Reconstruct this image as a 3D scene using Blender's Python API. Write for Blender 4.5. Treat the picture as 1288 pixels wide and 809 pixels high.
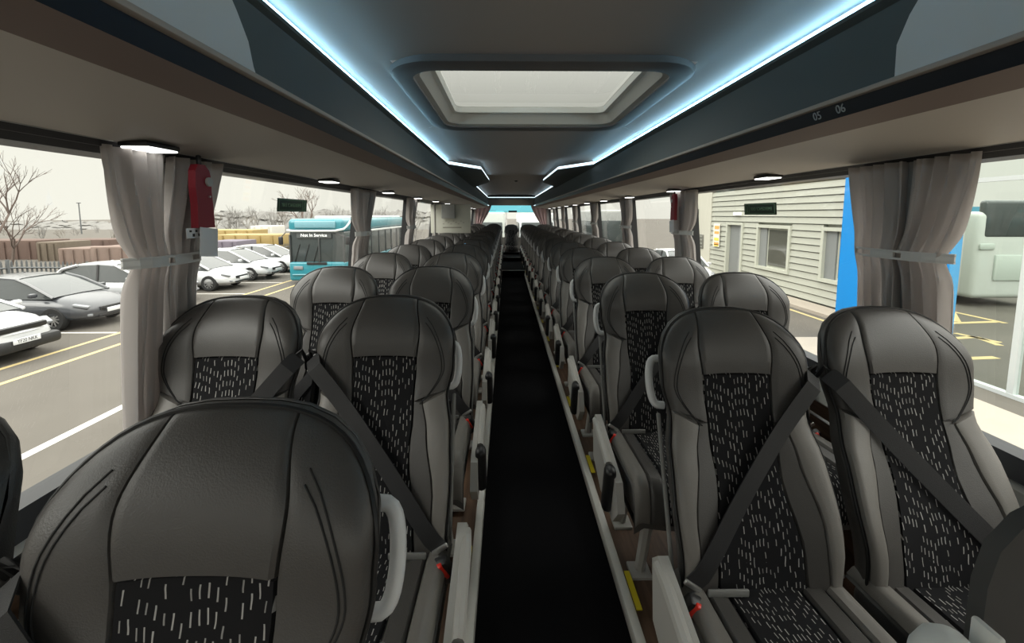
import bpy, bmesh, math, random
from mathutils import Vector, Matrix, noise
PI = math.pi
R = math.radians
SC = bpy.context.scene
COL = SC.collection
for _o in list(bpy.data.objects):
    bpy.data.objects.remove(_o)

# ------------------------------------------------------------------ camera, sky, exposure
EYE = 1.43
CX = -0.15
GZ = -1.67                                   # the yard outside, below the aisle floor (aisle floor is z = 0)
cam_d = bpy.data.cameras.new('camera')
cam = bpy.data.objects.new('camera', cam_d)
COL.objects.link(cam)
cam.location = (CX, 0, EYE)
cam.rotation_euler = (R(90 - 5.92), 0, R(-0.74))
cam_d.sensor_width = 36
cam_d.lens = 540 / 1288 * 36
cam_d.shift_y = -78.5 / 1288
cam_d.clip_start = 0.02
cam_d.clip_end = 600
SC.camera = cam

world = bpy.data.worlds.new('overcast_sky')
SC.world = world
world.use_nodes = True
wn = world.node_tree.nodes
wl = world.node_tree.links
bg = wn['Background']
tc = wn.new('ShaderNodeTexCoord')
sx = wn.new('ShaderNodeSeparateXYZ')
rp = wn.new('ShaderNodeValToRGB')
wl.new(tc.outputs['Generated'], sx.inputs[0])
wl.new(sx.outputs['Z'], rp.inputs[0])
wl.new(rp.outputs[0], bg.inputs['Color'])
rp.color_ramp.elements[0].position = 0.14
rp.color_ramp.elements[0].color = (0.200, 0.196, 0.178, 1)
rp.color_ramp.elements[1].position = 0.75
rp.color_ramp.elements[1].color = (1.0, 0.99, 0.95, 1)
bg.inputs['Strength'].default_value = 3.6

# soft directional part of the overcast day, from the open yard on the left
sun_d = bpy.data.lights.new('sun', 'SUN')
sun = bpy.data.objects.new('sun', sun_d)
COL.objects.link(sun)
sun_d.energy = 0.9
sun_d.angle = R(30)
sun_d.color = (1.0, 0.97, 0.92)
sun.rotation_euler = Vector((0.50, 0.55, -0.50)).to_track_quat('-Z', 'Y').to_euler()

SC.view_settings.view_transform = 'Standard'
SC.view_settings.look = 'None'
SC.view_settings.gamma = 1
SC.view_settings.use_curve_mapping = False
SC.view_settings.exposure = 0.5

# ------------------------------------------------------------------ materials
MATS = {}

def mat(name, col, rough=0.5, metal=0.0, spec=0.5, bump=0.0, bscale=60.0, var=0.0, vscale=8.0,
        emit=None, estr=0.0, sheen=0.0, coat=0.0, detail=4.0):
    if name in MATS:
        return MATS[name]
    m = bpy.data.materials.new(name)
    m.use_nodes = True
    n = m.node_tree.nodes
    l = m.node_tree.links
    b = n['Principled BSDF']
    b.inputs['Base Color'].default_value = (*col, 1)
    b.inputs['Roughness'].default_value = rough
    b.inputs['Metallic'].default_value = metal
    b.inputs['Specular IOR Level'].default_value = spec
    b.inputs['Coat Weight'].default_value = coat
    b.inputs['Sheen Weight'].default_value = sheen
    co = n.new('ShaderNodeTexCoord')
    if var > 0:
        ns = n.new('ShaderNodeTexNoise')
        ns.inputs['Scale'].default_value = vscale
        ns.inputs['Detail'].default_value = detail
        mx = n.new('ShaderNodeMix')
        mx.data_type = 'RGBA'
        mx.inputs[6].default_value = (*[c * (1 - var) for c in col], 1)
        mx.inputs[7].default_value = (*[min(1, c * (1 + var)) for c in col], 1)
        l.new(co.outputs['Object'], ns.inputs['Vector'])
        l.new(ns.outputs['Fac'], mx.inputs[0])
        l.new(mx.outputs[2], b.inputs['Base Color'])
    if bump > 0:
        nb = n.new('ShaderNodeTexNoise')
        nb.inputs['Scale'].default_value = bscale
        nb.inputs['Detail'].default_value = 3
        bp = n.new('ShaderNodeBump')
        bp.inputs['Strength'].default_value = bump
        bp.inputs['Distance'].default_value = 0.002
        l.new(co.outputs['Object'], nb.inputs['Vector'])
        l.new(nb.outputs['Fac'], bp.inputs['Height'])
        l.new(bp.outputs[0], b.inputs['Normal'])
    if emit:
        b.inputs['Emission Color'].default_value = (*emit, 1)
        b.inputs['Emission Strength'].default_value = estr
    MATS[name] = m
    return m

def math_node(n, l, op, a, b=None, c=None):
    k = n.new('ShaderNodeMath')
    k.operation = op
    for i, v in enumerate((a, b, c)):
        if v is None:
            continue
        if isinstance(v, (int, float)):
            k.inputs[i].default_value = v
        else:
            l.new(v, k.inputs[i])
    return k.outputs[0]

def glass_mat(name, tint=(0.93, 0.95, 0.93), refl=0.05, rough=0.02):
    m = bpy.data.materials.new(name)
    m.use_nodes = True
    n = m.node_tree.nodes
    l = m.node_tree.links
    n.clear()
    out = n.new('ShaderNodeOutputMaterial')
    tr = n.new('ShaderNodeBsdfTransparent')
    tr.inputs[0].default_value = (*tint, 1)
    gl = n.new('ShaderNodeBsdfGlossy')
    gl.inputs['Roughness'].default_value = rough
    lw = n.new('ShaderNodeLayerWeight')
    lw.inputs['Blend'].default_value = 0.5
    pw = math_node(n, l, 'POWER', lw.outputs['Facing'], 4.0)
    fac = math_node(n, l, 'MULTIPLY_ADD', pw, 0.55, refl)
    mx = n.new('ShaderNodeMixShader')
    l.new(fac, mx.inputs[0])
    l.new(tr.outputs[0], mx.inputs[1])
    l.new(gl.outputs[0], mx.inputs[2])
    l.new(mx.outputs[0], out.inputs[0])
    MATS[name] = m
    return m

def dash_mat():
    """black moquette woven with short pale vertical dashes"""
    m = bpy.data.materials.new('dashed_moquette')
    m.use_nodes = True
    n = m.node_tree.nodes
    l = m.node_tree.links
    b = n['Principled BSDF']
    co = n.new('ShaderNodeTexCoord')
    sp = n.new('ShaderNodeSeparateXYZ')
    l.new(co.outputs['Object'], sp.inputs[0])
    M = lambda op, a, bb=None, c=None: math_node(n, l, op, a, bb, c)
    x, y, z = sp.outputs
    lng = M('SUBTRACT', z, M('MULTIPLY', y, -0.35))           # runs along the back and along the cushion
    lng = M('ADD', lng, M('MULTIPLY', M('LESS_THAN', z, 0.495), M('MULTIPLY', y, 0.9)))
    wob = n.new('ShaderNodeTexNoise')
    wob.inputs['Scale'].default_value = 26
    wob.inputs['Detail'].default_value = 1
    l.new(co.outputs['Object'], wob.inputs['Vector'])
    xs = M('ADD', M('MULTIPLY', x, 1 / 0.0098), M('MULTIPLY', M('SUBTRACT', wob.outputs['Fac'], 0.5), 0.9))
    cx = M('FLOOR', xs)
    fx = M('FRACT', xs)
    w1 = n.new('ShaderNodeTexWhiteNoise')
    w1.noise_dimensions = '1D'
    l.new(cx, w1.inputs['W'])
    zs = M('ADD', M('MULTIPLY', lng, 1 / 0.030), M('MULTIPLY', w1.outputs['Value'], 7.0))
    cz = M('FLOOR', zs)
    fz = M('FRACT', zs)
    w2 = n.new('ShaderNodeTexWhiteNoise')
    w2.noise_dimensions = '2D'
    cb = n.new('ShaderNodeCombineXYZ')
    l.new(cx, cb.inputs[0])
    l.new(cz, cb.inputs[1])
    l.new(cb.outputs[0], w2.inputs['Vector'])
    keep = M('GREATER_THAN', w2.outputs['Value'], 0.30)
    thin = M('LESS_THAN', M('ABSOLUTE', M('SUBTRACT', fx, 0.5)), 0.10)
    lenm = M('LESS_THAN', fz, M('ADD', 0.35, M('MULTIPLY', w2.outputs['Value'], 0.3)))
    mask = M('MULTIPLY', M('MULTIPLY', keep, thin), lenm)
    mask = M('MULTIPLY', mask, M('ADD', 0.35, M('MULTIPLY', w2.outputs['Value'], 0.65)))
    mx = n.new('ShaderNodeMix')
    mx.data_type = 'RGBA'
    mx.inputs[6].default_value = (0.010, 0.010, 0.011, 1)
    mx.inputs[7].default_value = (0.42, 0.41, 0.39, 1)
    l.new(mask, mx.inputs[0])
    l.new(mx.outputs[2], b.inputs['Base Color'])
    b.inputs['Roughness'].default_value = 0.9
    b.inputs['Specular IOR Level'].default_value = 0.2
    MATS['dash'] = m
    return m

def wood_mat():
    m = bpy.data.materials.new('wood_look_vinyl')
    m.use_nodes = True
    n = m.node_tree.nodes
    l = m.node_tree.links
    b = n['Principled BSDF']
    co = n.new('ShaderNodeTexCoord')
    mp = n.new('ShaderNodeMapping')
    mp.inputs['Scale'].default_value = (14, 1.2, 14)
    ns = n.new('ShaderNodeTexNoise')
    ns.inputs['Scale'].default_value = 3
    ns.inputs['Detail'].default_value = 6
    r = n.new('ShaderNodeValToRGB')
    r.color_ramp.elements[0].position = 0.3
    r.color_ramp.elements[0].color = (0.065, 0.036, 0.022, 1)
    r.color_ramp.elements[1].position = 0.7
    r.color_ramp.elements[1].color = (0.17, 0.10, 0.062, 1)
    l.new(co.outputs['Object'], mp.inputs[0])
    l.new(mp.outputs[0], ns.inputs['Vector'])
    l.new(ns.outputs['Fac'], r.inputs[0])
    l.new(r.outputs[0], b.inputs['Base Color'])
    b.inputs['Roughness'].default_value = 0.45
    MATS['wood'] = m
    return m

leather = mat('dark_leather', (0.066, 0.062, 0.058), 0.40, spec=0.5, bump=0.25, bscale=420, var=0.08, vscale=20)
leather_g = mat('grey_leather', (0.17, 0.16, 0.145), 0.42, spec=0.5, bump=0.2, bscale=420, var=0.06, vscale=20)
shell_m = mat('seat_shell_black', (0.018, 0.018, 0.019), 0.6)
piping_m = mat('black_piping', (0.008, 0.008, 0.008), 0.5)
stitch_m = mat('stitching_thread', (0.012, 0.012, 0.012), 0.8)
dash = dash_mat()
wood = wood_mat()
belt_m = mat('belt_webbing', (0.016, 0.016, 0.017), 0.5, bump=0.4, bscale=900)
blackp = mat('black_plastic', (0.014, 0.014, 0.015), 0.4)
redp = mat('red_button', (0.75, 0.035, 0.02), 0.35, emit=None)
handle_m = mat('pale_grey_plastic', (0.62, 0.63, 0.63), 0.4)
greyp = mat('grey_plastic', (0.42, 0.41, 0.38), 0.45)
steel = mat('brushed_steel', (0.55, 0.55, 0.54), 0.3, metal=0.9)
carpet = mat('black_carpet', (0.007, 0.007, 0.008), 0.95, spec=0.1, bump=1.0, bscale=700, var=0.4, vscale=300)
trim_w = mat('aluminium_edge', (0.62, 0.61, 0.56), 0.45)
yellow_t = mat('yellow_tape', (0.62, 0.50, 0.02), 0.5)
ceil_m = mat('ceiling_lining', (0.30, 0.275, 0.26), 0.75, spec=0.2, bump=0.1, bscale=900)
rackpan = mat('rack_front_slate', (0.085, 0.098, 0.098), 0.6, spec=0.3)
rack_grey = mat('rack_underside_taupe', (0.44, 0.41, 0.37), 0.6, spec=0.3, bump=0.1, bscale=900)
rack_brown = mat('rack_brown_lining', (0.19, 0.145, 0.125), 0.6, spec=0.3)
rack_black = mat('gloss_black_strip', (0.004, 0.008, 0.014), 0.4, spec=0.25)
rack_light = mat('rack_end_grey', (0.62, 0.62, 0.60), 0.6)
silver_l = mat('silver_trim', (0.5, 0.5, 0.48), 0.35, metal=0.5)
taupe_t = mat('taupe_trim', (0.36, 0.32, 0.28), 0.45)
rubber = mat('window_rubber', (0.012, 0.013, 0.015), 0.5)
pillar_m = mat('pillar_grey', (0.30, 0.31, 0.31), 0.5)
ledge_m = mat('white_ledge', (0.62, 0.63, 0.60), 0.45)
curtain_m = mat('grey_curtain', (0.60, 0.57, 0.55), 0.85, spec=0.2, sheen=0.3, bump=0.3, bscale=500)
def translucent(m, k, c):
    n = m.node_tree.nodes; l = m.node_tree.links
    out = n['Material Output']; b = n['Principled BSDF']
    tr = n.new('ShaderNodeBsdfTranslucent'); tr.inputs[0].default_value = (*c, 1)
    mx = n.new('ShaderNodeMixShader'); mx.inputs[0].default_value = k
    l.new(b.outputs[0], mx.inputs[1]); l.new(tr.outputs[0], mx.inputs[2]); l.new(mx.outputs[0], out.inputs[0])
translucent(curtain_m, 0.5, (0.62, 0.58, 0.56))
curtain_p = mat('pink_curtain', (0.50, 0.36, 0.36), 0.85, spec=0.2)
tie_m = mat('tieback_plastic', (0.60, 0.60, 0.58), 0.4)
red_cl = mat('red_holder', (0.24, 0.008, 0.02), 0.5)
paper = mat('white_card', (0.72, 0.73, 0.74), 0.7)
led = mat('led_strip', (0.5, 0.8, 1.0), 0.5, emit=(0.46, 0.80, 1.0), estr=10.0)
led_w = mat('led_strip_white', (0.7, 0.9, 1.0), 0.5, emit=(0.72, 0.90, 1.0), estr=1.6)
lamp_m = mat('lamp_panel', (1, 1, 1), 0.5, emit=(1.0, 1.0, 0.96), estr=2.2)
hatch_ring = mat('hatch_surround', (0.095, 0.09, 0.088), 0.5)
hatch_cream = mat('hatch_frame', (0.36, 0.35, 0.32), 0.5)
glass = glass_mat('window_glass', (0.95, 0.96, 0.93), 0.045)
glass_blue = glass_mat('blue_tinted_glass', (0.22, 0.72, 0.88), 0.03)
glass_hatch = glass_mat('hatch_glass', (0.33, 0.34, 0.32), 0.04)
body_w = mat('coach_body_white', (0.7, 0.7, 0.7), 0.4)
asphalt = mat('asphalt', (0.104, 0.095, 0.082), 0.9, spec=0.2, bump=0.5, bscale=40, var=0.16, vscale=0.7)
concrete = mat('pale_concrete', (0.34, 0.30, 0.25), 0.9, spec=0.2, var=0.1, vscale=1.5)
line_y = mat('yellow_road_paint', (0.46, 0.36, 0.17), 0.8)
line_w = mat('white_road_paint', (0.52, 0.50, 0.46), 0.8)

# ------------------------------------------------------------------ mesh helpers
class MB:
    def __init__(s):
        s.v = []
        s.f = []

    def add(s, vs, fs):
        o = len(s.v)
        s.v += [tuple(p) for p in vs]
        s.f += [tuple(i + o for i in q) for q in fs]
        return s

    def box(s, c, d, rot=None):
        vs = [Vector((x * d[0] / 2, y * d[1] / 2, z * d[2] / 2)) for x in (-1, 1) for y in (-1, 1) for z in (-1, 1)]
        if rot is not None:
            m = rot if isinstance(rot, Matrix) else Matrix.Rotation(rot[2], 3, 'Z') @ Matrix.Rotation(rot[1], 3, 'Y') @ Matrix.Rotation(rot[0], 3, 'X')
            vs = [m @ p for p in vs]
        vs = [p + Vector(c) for p in vs]
        return s.add(vs, [(0, 1, 3, 2), (4, 6, 7, 5), (0, 4, 5, 1), (2, 3, 7, 6), (0, 2, 6, 4), (1, 5, 7, 3)])

    def rbox(s, c, d, r=0.01, seg=2, rot=None):
        bm = bmesh.new()
        bmesh.ops.create_cube(bm, size=1)
        bmesh.ops.scale(bm, vec=d, verts=bm.verts)
        bmesh.ops.bevel(bm, geom=list(bm.edges), offset=min(r, min(d) * 0.49), segments=seg, affect='EDGES', profile=0.5)
        if rot is not None:
            m = rot if isinstance(rot, Matrix) else Matrix.Rotation(rot[2], 3, 'Z') @ Matrix.Rotation(rot[1], 3, 'Y') @ Matrix.Rotation(rot[0], 3, 'X')
            bmesh.ops.transform(bm, matrix=m.to_4x4(), verts=bm.verts)
        bmesh.ops.translate(bm, vec=c, verts=bm.verts)
        bm.verts.index_update()
        s.add([v.co.copy() for v in bm.verts], [[v.index for v in f.verts] for f in bm.faces])
        bm.free()
        return s

    def tube(s, pts, r, n=8, closed=False, cap=True):
        pts = [Vector(p) for p in pts]
        N = len(pts)
        rs = r if isinstance(r, (list, tuple)) else [r] * N
        rings = []
        up = None
        for i, p in enumerate(pts):
            if closed:
                t = (pts[(i + 1) % N] - pts[i - 1])
            else:
                t = pts[min(i + 1, N - 1)] - pts[max(i - 1, 0)]
            if t.length < 1e-9:
                t = Vector((0, 0, 1))
            t.normalize()
            if up is None:
                up = Vector((0, 0, 1)) if abs(t.z) < 0.9 else Vector((1, 0, 0))
            a = t.cross(up)
            if a.length < 1e-4:
                a = t.cross(Vector((1, 0.3, 0)))
            a.normalize()
            b = a.cross(t).normalized()
            up = b
            rings.append([p + (a * math.cos(2 * PI * k / n) + b * math.sin(2 * PI * k / n)) * rs[i] for k in range(n)])
        vs = [q for ring in rings for q in ring]
        fs = []
        for i in range(N if closed else N - 1):
            j = (i + 1) % N
            for k in range(n):
                fs.append((i * n + k, i * n + (k + 1) % n, j * n + (k + 1) % n, j * n + k))
        if cap and not closed:
            fs.append(tuple(range(n))[::-1])
            fs.append(tuple(range((N - 1) * n, N * n)))
        return s.add(vs, fs)

    def grid(s, fn, nu, nv, flip=False):
        vs = [fn(i / nu, j / nv) for j in range(nv + 1) for i in range(nu + 1)]
        fs = []
        for j in range(nv):
            for i in range(nu):
                a = j * (nu + 1) + i
                q = (a, a + 1, a + nu + 2, a + nu + 1)
                fs.append(q[::-1] if flip else q)
        return s.add(vs, fs)

    def prism(s, prof, a, b, axis='Y'):
        """closed 2-D profile extruded from a to b along an axis"""
        n = len(prof)
        def P(p, t):
            return {'Y': (p[0], t, p[1]), 'X': (t, p[0], p[1]), 'Z': (p[0], p[1], t)}[axis]
        vs = [P(p, a) for p in prof] + [P(p, b) for p in prof]
        fs = [(i, (i + 1) % n, n + (i + 1) % n, n + i) for i in range(n)]
        fs += [tuple(range(n))[::-1], tuple(range(n, 2 * n))]
        return s.add(vs, fs)

    def lathe(s, prof, n=20, c=(0, 0, 0), axis='Z'):
        m = len(prof)
        vs = []
        for k in range(n):
            a = 2 * PI * k / n
            for r, h in prof:
                p = (r * math.cos(a), r * math.sin(a), h)
                if axis == 'X':
                    p = (p[2], p[0], p[1])
                elif axis == 'Y':
                    p = (p[0], p[2], p[1])
                vs.append((p[0] + c[0], p[1] + c[1], p[2] + c[2]))
        fs = []
        for k in range(n):
            for i in range(m - 1):
                fs.append((k * m + i, k * m + i + 1, ((k + 1) % n) * m + i + 1, ((k + 1) % n) * m + i))
        return s.add(vs, fs)

    def build(s, name, m, parent=None, smooth=True, kind=None, label=None, fix=True):
        me = bpy.data.meshes.new(name)
        me.from_pydata(s.v, [], s.f)
        if fix:
            bm = bmesh.new()
            bm.from_mesh(me)
            bmesh.ops.remove_doubles(bm, verts=bm.verts, dist=1e-5)
            bmesh.ops.recalc_face_normals(bm, faces=bm.faces)
            bm.to_mesh(me)
            bm.free()
        me.materials.append(m)
        if smooth:
            me.polygons.foreach_set('use_smooth', [True] * len(me.polygons))
            try:
                me.set_sharp_from_angle(angle=R(38))
            except Exception:
                pass
        o = bpy.data.objects.new(name, me)
        COL.objects.link(o)
        if parent is not None:
            o.parent = parent
        if kind:
            o['kind'] = kind
        if label:
            o['label'] = label
        return o

def tag(o, label, cat, group=None, kind=None):
    o['label'] = label
    o['category'] = cat
    if group:
        o['group'] = group
    if kind:
        o['kind'] = kind
    return o

def thing(name, label, cat, loc=(0, 0, 0), rz=0, group=None):
    o = bpy.data.objects.new(name, None)
    COL.objects.link(o)
    o.empty_display_size = 0.1
    o.location = loc
    o.rotation_euler = (0, 0, rz)
    return tag(o, label, cat, group)

def struct(name, mb, m, parent=None, smooth=False):
    o = mb.build(name, m, parent, smooth=smooth)
    if parent is None:
        o['kind'] = 'structure'
    return o

CHILD = {}
def kids(o):
    return [c for c in bpy.data.objects if c.parent == o]

def copy_tree(src, tree, loc, rz=None, label=None, group=None, parent=None):
    """tree: nested list [(obj, [(child, ...)])] below src"""
    c = src.copy()
    COL.objects.link(c)
    c.parent = parent
    if parent is None:
        c.location = loc
        if rz is not None:
            c.rotation_euler = (0, 0, rz)
        if label:
            c['label'] = label
        if group:
            c['group'] = group
    for ch, sub in tree:
        copy_tree(ch, sub, None, parent=c)
    return c

def tree_of(o):
    return [(c, tree_of(c)) for c in kids(o)]

def text_mesh(txt, size, depth=0.0008):
    cu = bpy.data.curves.new('lettering', 'FONT')
    cu.body = txt
    cu.size = size
    cu.extrude = depth
    cu.align_x = 'CENTER'
    cu.align_y = 'CENTER'
    cu.resolution_u = 3
    o = bpy.data.objects.new('lettering', cu)
    COL.objects.link(o)
    dg = bpy.context.evaluated_depsgraph_get()
    me = bpy.data.meshes.new_from_object(o.evaluated_get(dg))
    bpy.data.objects.remove(o)
    bpy.data.curves.remove(cu)
    return me

def text_obj(name, txt, size, m, mtx, parent=None, sx_=1.0, mirror=False):
    me = text_mesh(txt, size)
    me.transform(Matrix.Diagonal((-sx_ if mirror else sx_, 1, 1, 1)))
    me.transform(mtx)
    me.materials.clear()
    me.materials.append(m)
    o = bpy.data.objects.new(name, me)
    COL.objects.link(o)
    if parent:
        o.parent = parent
    return o

def frame_mtx(o, xdir, ydir):
    x = Vector(xdir).normalized()
    y = Vector(ydir).normalized()
    z = x.cross(y).normalized()
    m = Matrix((x, y, z)).transposed().to_4x4()
    m.translation = Vector(o)
    return m

# ------------------------------------------------------------------ the coach body
Y0, Y1 = -1.7, 13.75
XB, XT = 1.25, 1.17              # wall plane at sill and at head: the sides lean in
ZS, ZH = 0.765, 1.595            # window sill and head

b = MB(); b.box((0, (Y0 + 9.7) / 2, -0.02), (0.56, 9.7 - Y0, 0.04)); struct('floor', b, carpet)
st = []
b = MB(); b.box((0, 10.7, 0.07), (0.53, 2.0, 0.18)); s1 = struct('rear_step', b, carpet)
b = MB(); b.box((0, 9.705, 0.163), (0.53, 0.03, 0.012)); b.build('step_nosing', trim_w, s1)
b = MB(); b.box((0, 12.75, 0.12), (0.53, 2.1, 0.28)); s2 = struct('rear_step', b, carpet)
b = MB(); b.box((0, 11.705, 0.263), (0.53, 0.03, 0.012)); b.build('step_nosing', trim_w, s2)
for sgn, side in ((-1, 'left'), (1, 'right')):
    b = MB(); b.box((sgn * 0.76, (Y0 + Y1) / 2, 0.035), (0.98, Y1 - Y0, 0.07))
    pf = struct('platform_' + side, b, wood)
    b = MB(); b.rbox((sgn * 0.272, (Y0 + Y1) / 2, 0.070), (0.034, Y1 - Y0, 0.05), 0.008)
    b.build('edge_strip', trim_w, pf)
    for k in range(15):
        b = MB(); b.box((sgn * 0.300, 1.40 + 0.78 * k - (0.0 if sgn > 0 else 0.65), 0.095), (0.020, 0.16, 0.004))
        b.build('marker_tape', yellow_t, pf)
# underbody
b = MB(); b.box((0, (Y0 + Y1) / 2, -0.55), (2.5, Y1 - Y0, 0.9)); struct('underbody', b, body_w)

PILS = {-1: [-0.45, 1.37, 3.12, 4.62, 6.3, 8.0, 9.75, 11.5, 13.6],       # pillar centres along the coach
        1: [-0.4, 1.41, 3.18, 4.68, 6.4, 8.15, 9.9, 11.65, 13.6]}
def xw(z):
    return XB + (XT - XB) * (z - ZS) / (ZH - ZS)

for sgn, side in ((-1, 'left'), (1, 'right')):
    # wall below the windows
    b = MB(); b.prism([(sgn * 1.24, 0.1), (sgn * 1.235, 0.60), (sgn * 1.30, 0.60), (sgn * 1.30, -0.6), (sgn * 1.25, -0.6)], Y0, Y1)
    w = struct('wall_' + side, b, wood)
    b = MB(); b.prism([(sgn * 1.235, 0.60), (sgn * 1.20, 0.625), (sgn * 1.205, 0.70), (sgn * 1.225, 0.722), (sgn * 1.30, 0.722), (sgn * 1.30, 0.60)], Y0, Y1)
    b.build('sill_ledge', ledge_m, w, smooth=False)
    b = MB(); b.prism([(sgn * 1.205, 0.722), (sgn * 1.235, ZS + 0.01), (sgn * 1.30, ZS + 0.01), (sgn * 1.30, 0.722)], Y0, Y1)
    b.build('sill_gasket', rubber, w, smooth=False)
    b = MB(); b.tube([(sgn * 1.19, Y0, 0.565), (sgn * 1.19, Y1, 0.565)], 0.006, 6)
    b.build('heating_trim', handle_m, w)
    # wall above the windows, up to the roof
    b = MB(); b.prism([(sgn * XT, ZH - 0.012), (sgn * (XT - 0.05), 1.625), (sgn * (XT - 0.05), 2.15), (sgn * 1.27, 2.15), (sgn * 1.27, ZH - 0.012)], Y0, Y1)
    b.build('window_header', rubber, w, smooth=False)
    PIL = PILS[sgn]
    for i, yp in enumerate(PIL):
        b = MB()
        hw = 0.05
        b.prism([(sgn * (XB - 0.02), 0.74), (sgn * (XT - 0.02), ZH + 0.01), (sgn * (XT + 0.06), ZH + 0.01), (sgn * (XB + 0.06), 0.74)], yp - hw, yp + hw)
        b.build('pillar', pillar_m, w, smooth=False)
        for e in (-1, 1):
            b = MB()
            b.prism([(sgn * (XB + 0.0), 0.76), (sgn * (XT + 0.0), ZH), (sgn * (XT + 0.06), ZH), (sgn * (XB + 0.06), 0.76)], yp + e * 0.056 - 0.006, yp + e * 0.056 + 0.006)
            b.build('pillar_rubber', rubber, w, smooth=False)
    for i in range(len(PIL) - 1):
        b = MB()
        ya, yb = PIL[i] + 0.05, PIL[i + 1] - 0.05
        xo = 0.03
        b.add([(sgn * (XB + xo), ya, 0.76), (sgn * (XB + xo), yb, 0.76), (sgn * (XT + xo), yb, ZH), (sgn * (XT + xo), ya, ZH)], [(0, 1, 2, 3)])
        struct('window_%d' % (i + 1 + (0 if sgn < 0 else 8)), b, glass)

# roof and ceiling with the hatch opening
HX, HY0, HY1 = 0.60, 1.74, 2.98
def ceil_z(x):
    return 2.015 + 0.025 * math.cos(min(1, abs(x) / 0.8) * PI / 2) - 0.052 * max(0.0, min(1.0, (abs(x) - 0.64) / 0.12)) ** 1.4
b = MB()
def cg(x0, x1, y0, y1):
    b.grid(lambda u, v: (x0 + (x1 - x0) * u, y0 + (y1 - y0) * v, ceil_z(x0 + (x1 - x0) * u)), 48, 1)
cg(-0.86, 0.86, Y0, HY0)
cg(-0.86, 0.86, HY1, Y1)
cg(-0.86, -HX, HY0, HY1)
cg(HX, 0.86, HY0, HY1)
struct('ceiling', b, ceil_m, smooth=True)
b = MB()
for (x0, x1, y0, y1) in ((-1.27, 1.27, Y0, HY0), (-1.27, 1.27, HY1, Y1), (-1.27, -HX, HY0, HY1), (HX, 1.27, HY0, HY1)):
    b.box(((x0 + x1) / 2, (y0 + y1) / 2, 2.13), (x1 - x0, y1 - y0, 0.04))
struct('roof', b, body_w)

def rrect(hx, y0, y1, r, n=8, bow=0.0):
    pts = []
    for cx_, cy_, a0 in ((hx - r, y1 - r, 0), (-hx + r, y1 - r, 90), (-hx + r, y0 + r, 180), (hx - r, y0 + r, 270)):
        for k in range(n + 1):
            a = R(a0 + 90 * k / n)
            pts.append((cx_ + r * math.cos(a), cy_ + r * math.sin(a)))
    return pts
def ringstrip(b, loops):
    n = len(loops[0])
    vs = [p for lp in loops for p in lp]
    fs = []
    for j in range(len(loops) - 1):
        for i in range(n):
            fs.append((j * n + i, j * n + (i + 1) % n, (j + 1) * n + (i + 1) % n, (j + 1) * n + i))
    b.add(vs, fs)
def lp(hx, y0, y1, r, z):
    return [(p[0], p[1], z if z else ceil_z(p[0]) - 0.002) for p in rrect(hx, y0, y1, r)]
ht = thing('roof_hatch', 'roof hatch with dark rounded surround and frosted grey glass above the aisle', 'roof hatch', (0, 2.23, 1.99))
def hz(o):
    o.parent = ht
    o.matrix_parent_inverse = Matrix.Translation((0, -2.23, -1.99))
    return o
b = MB(); ringstrip(b, [lp(0.635, 1.68, 3.03, 0.20, None), lp(0.630, 1.685, 3.025, 0.20, 2.005), lp(0.605, 1.71, 3.00, 0.18, 1.997), lp(0.545, 1.79, 2.92, 0.12, 2.003), lp(0.54, 1.795, 2.915, 0.12, 2.03)])
hz(b.build('surround', hatch_ring))
b = MB(); ringstrip(b, [lp(0.543, 1.792, 2.918, 0.12, 2.01), lp(0.52, 1.82, 2.89, 0.10, 2.02), lp(0.495, 1.85, 2.865, 0.07, 2.08)])
hz(b.build('inner_frame', hatch_cream))
b = MB(); ringstrip(b, [lp(0.495, 1.85, 2.865, 0.07, 2.08), lp(0.475, 1.87, 2.85, 0.05, 2.085), lp(0.47, 1.875, 2.845, 0.05, 2.12)])
hz(b.build('glass_frame', ledge_m))
b = MB(); b.add([(x, y, 2.115) for x, y in ((-0.5, 1.84), (0.5, 1.84), (0.5, 2.87), (-0.5, 2.87))], [(0, 1, 2, 3)])
hz(b.build('hatch_pane', glass_hatch))
b = MB(); b.tube([(-0.26, 1.93, 2.12), (-0.26, 1.93, 2.08)], [0.016, 0.02], 10)
b.rbox((-0.26, 1.90, 2.105), (0.05, 0.05, 0.02), 0.005)
hz(b.build('hatch_catch', blackp))

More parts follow.
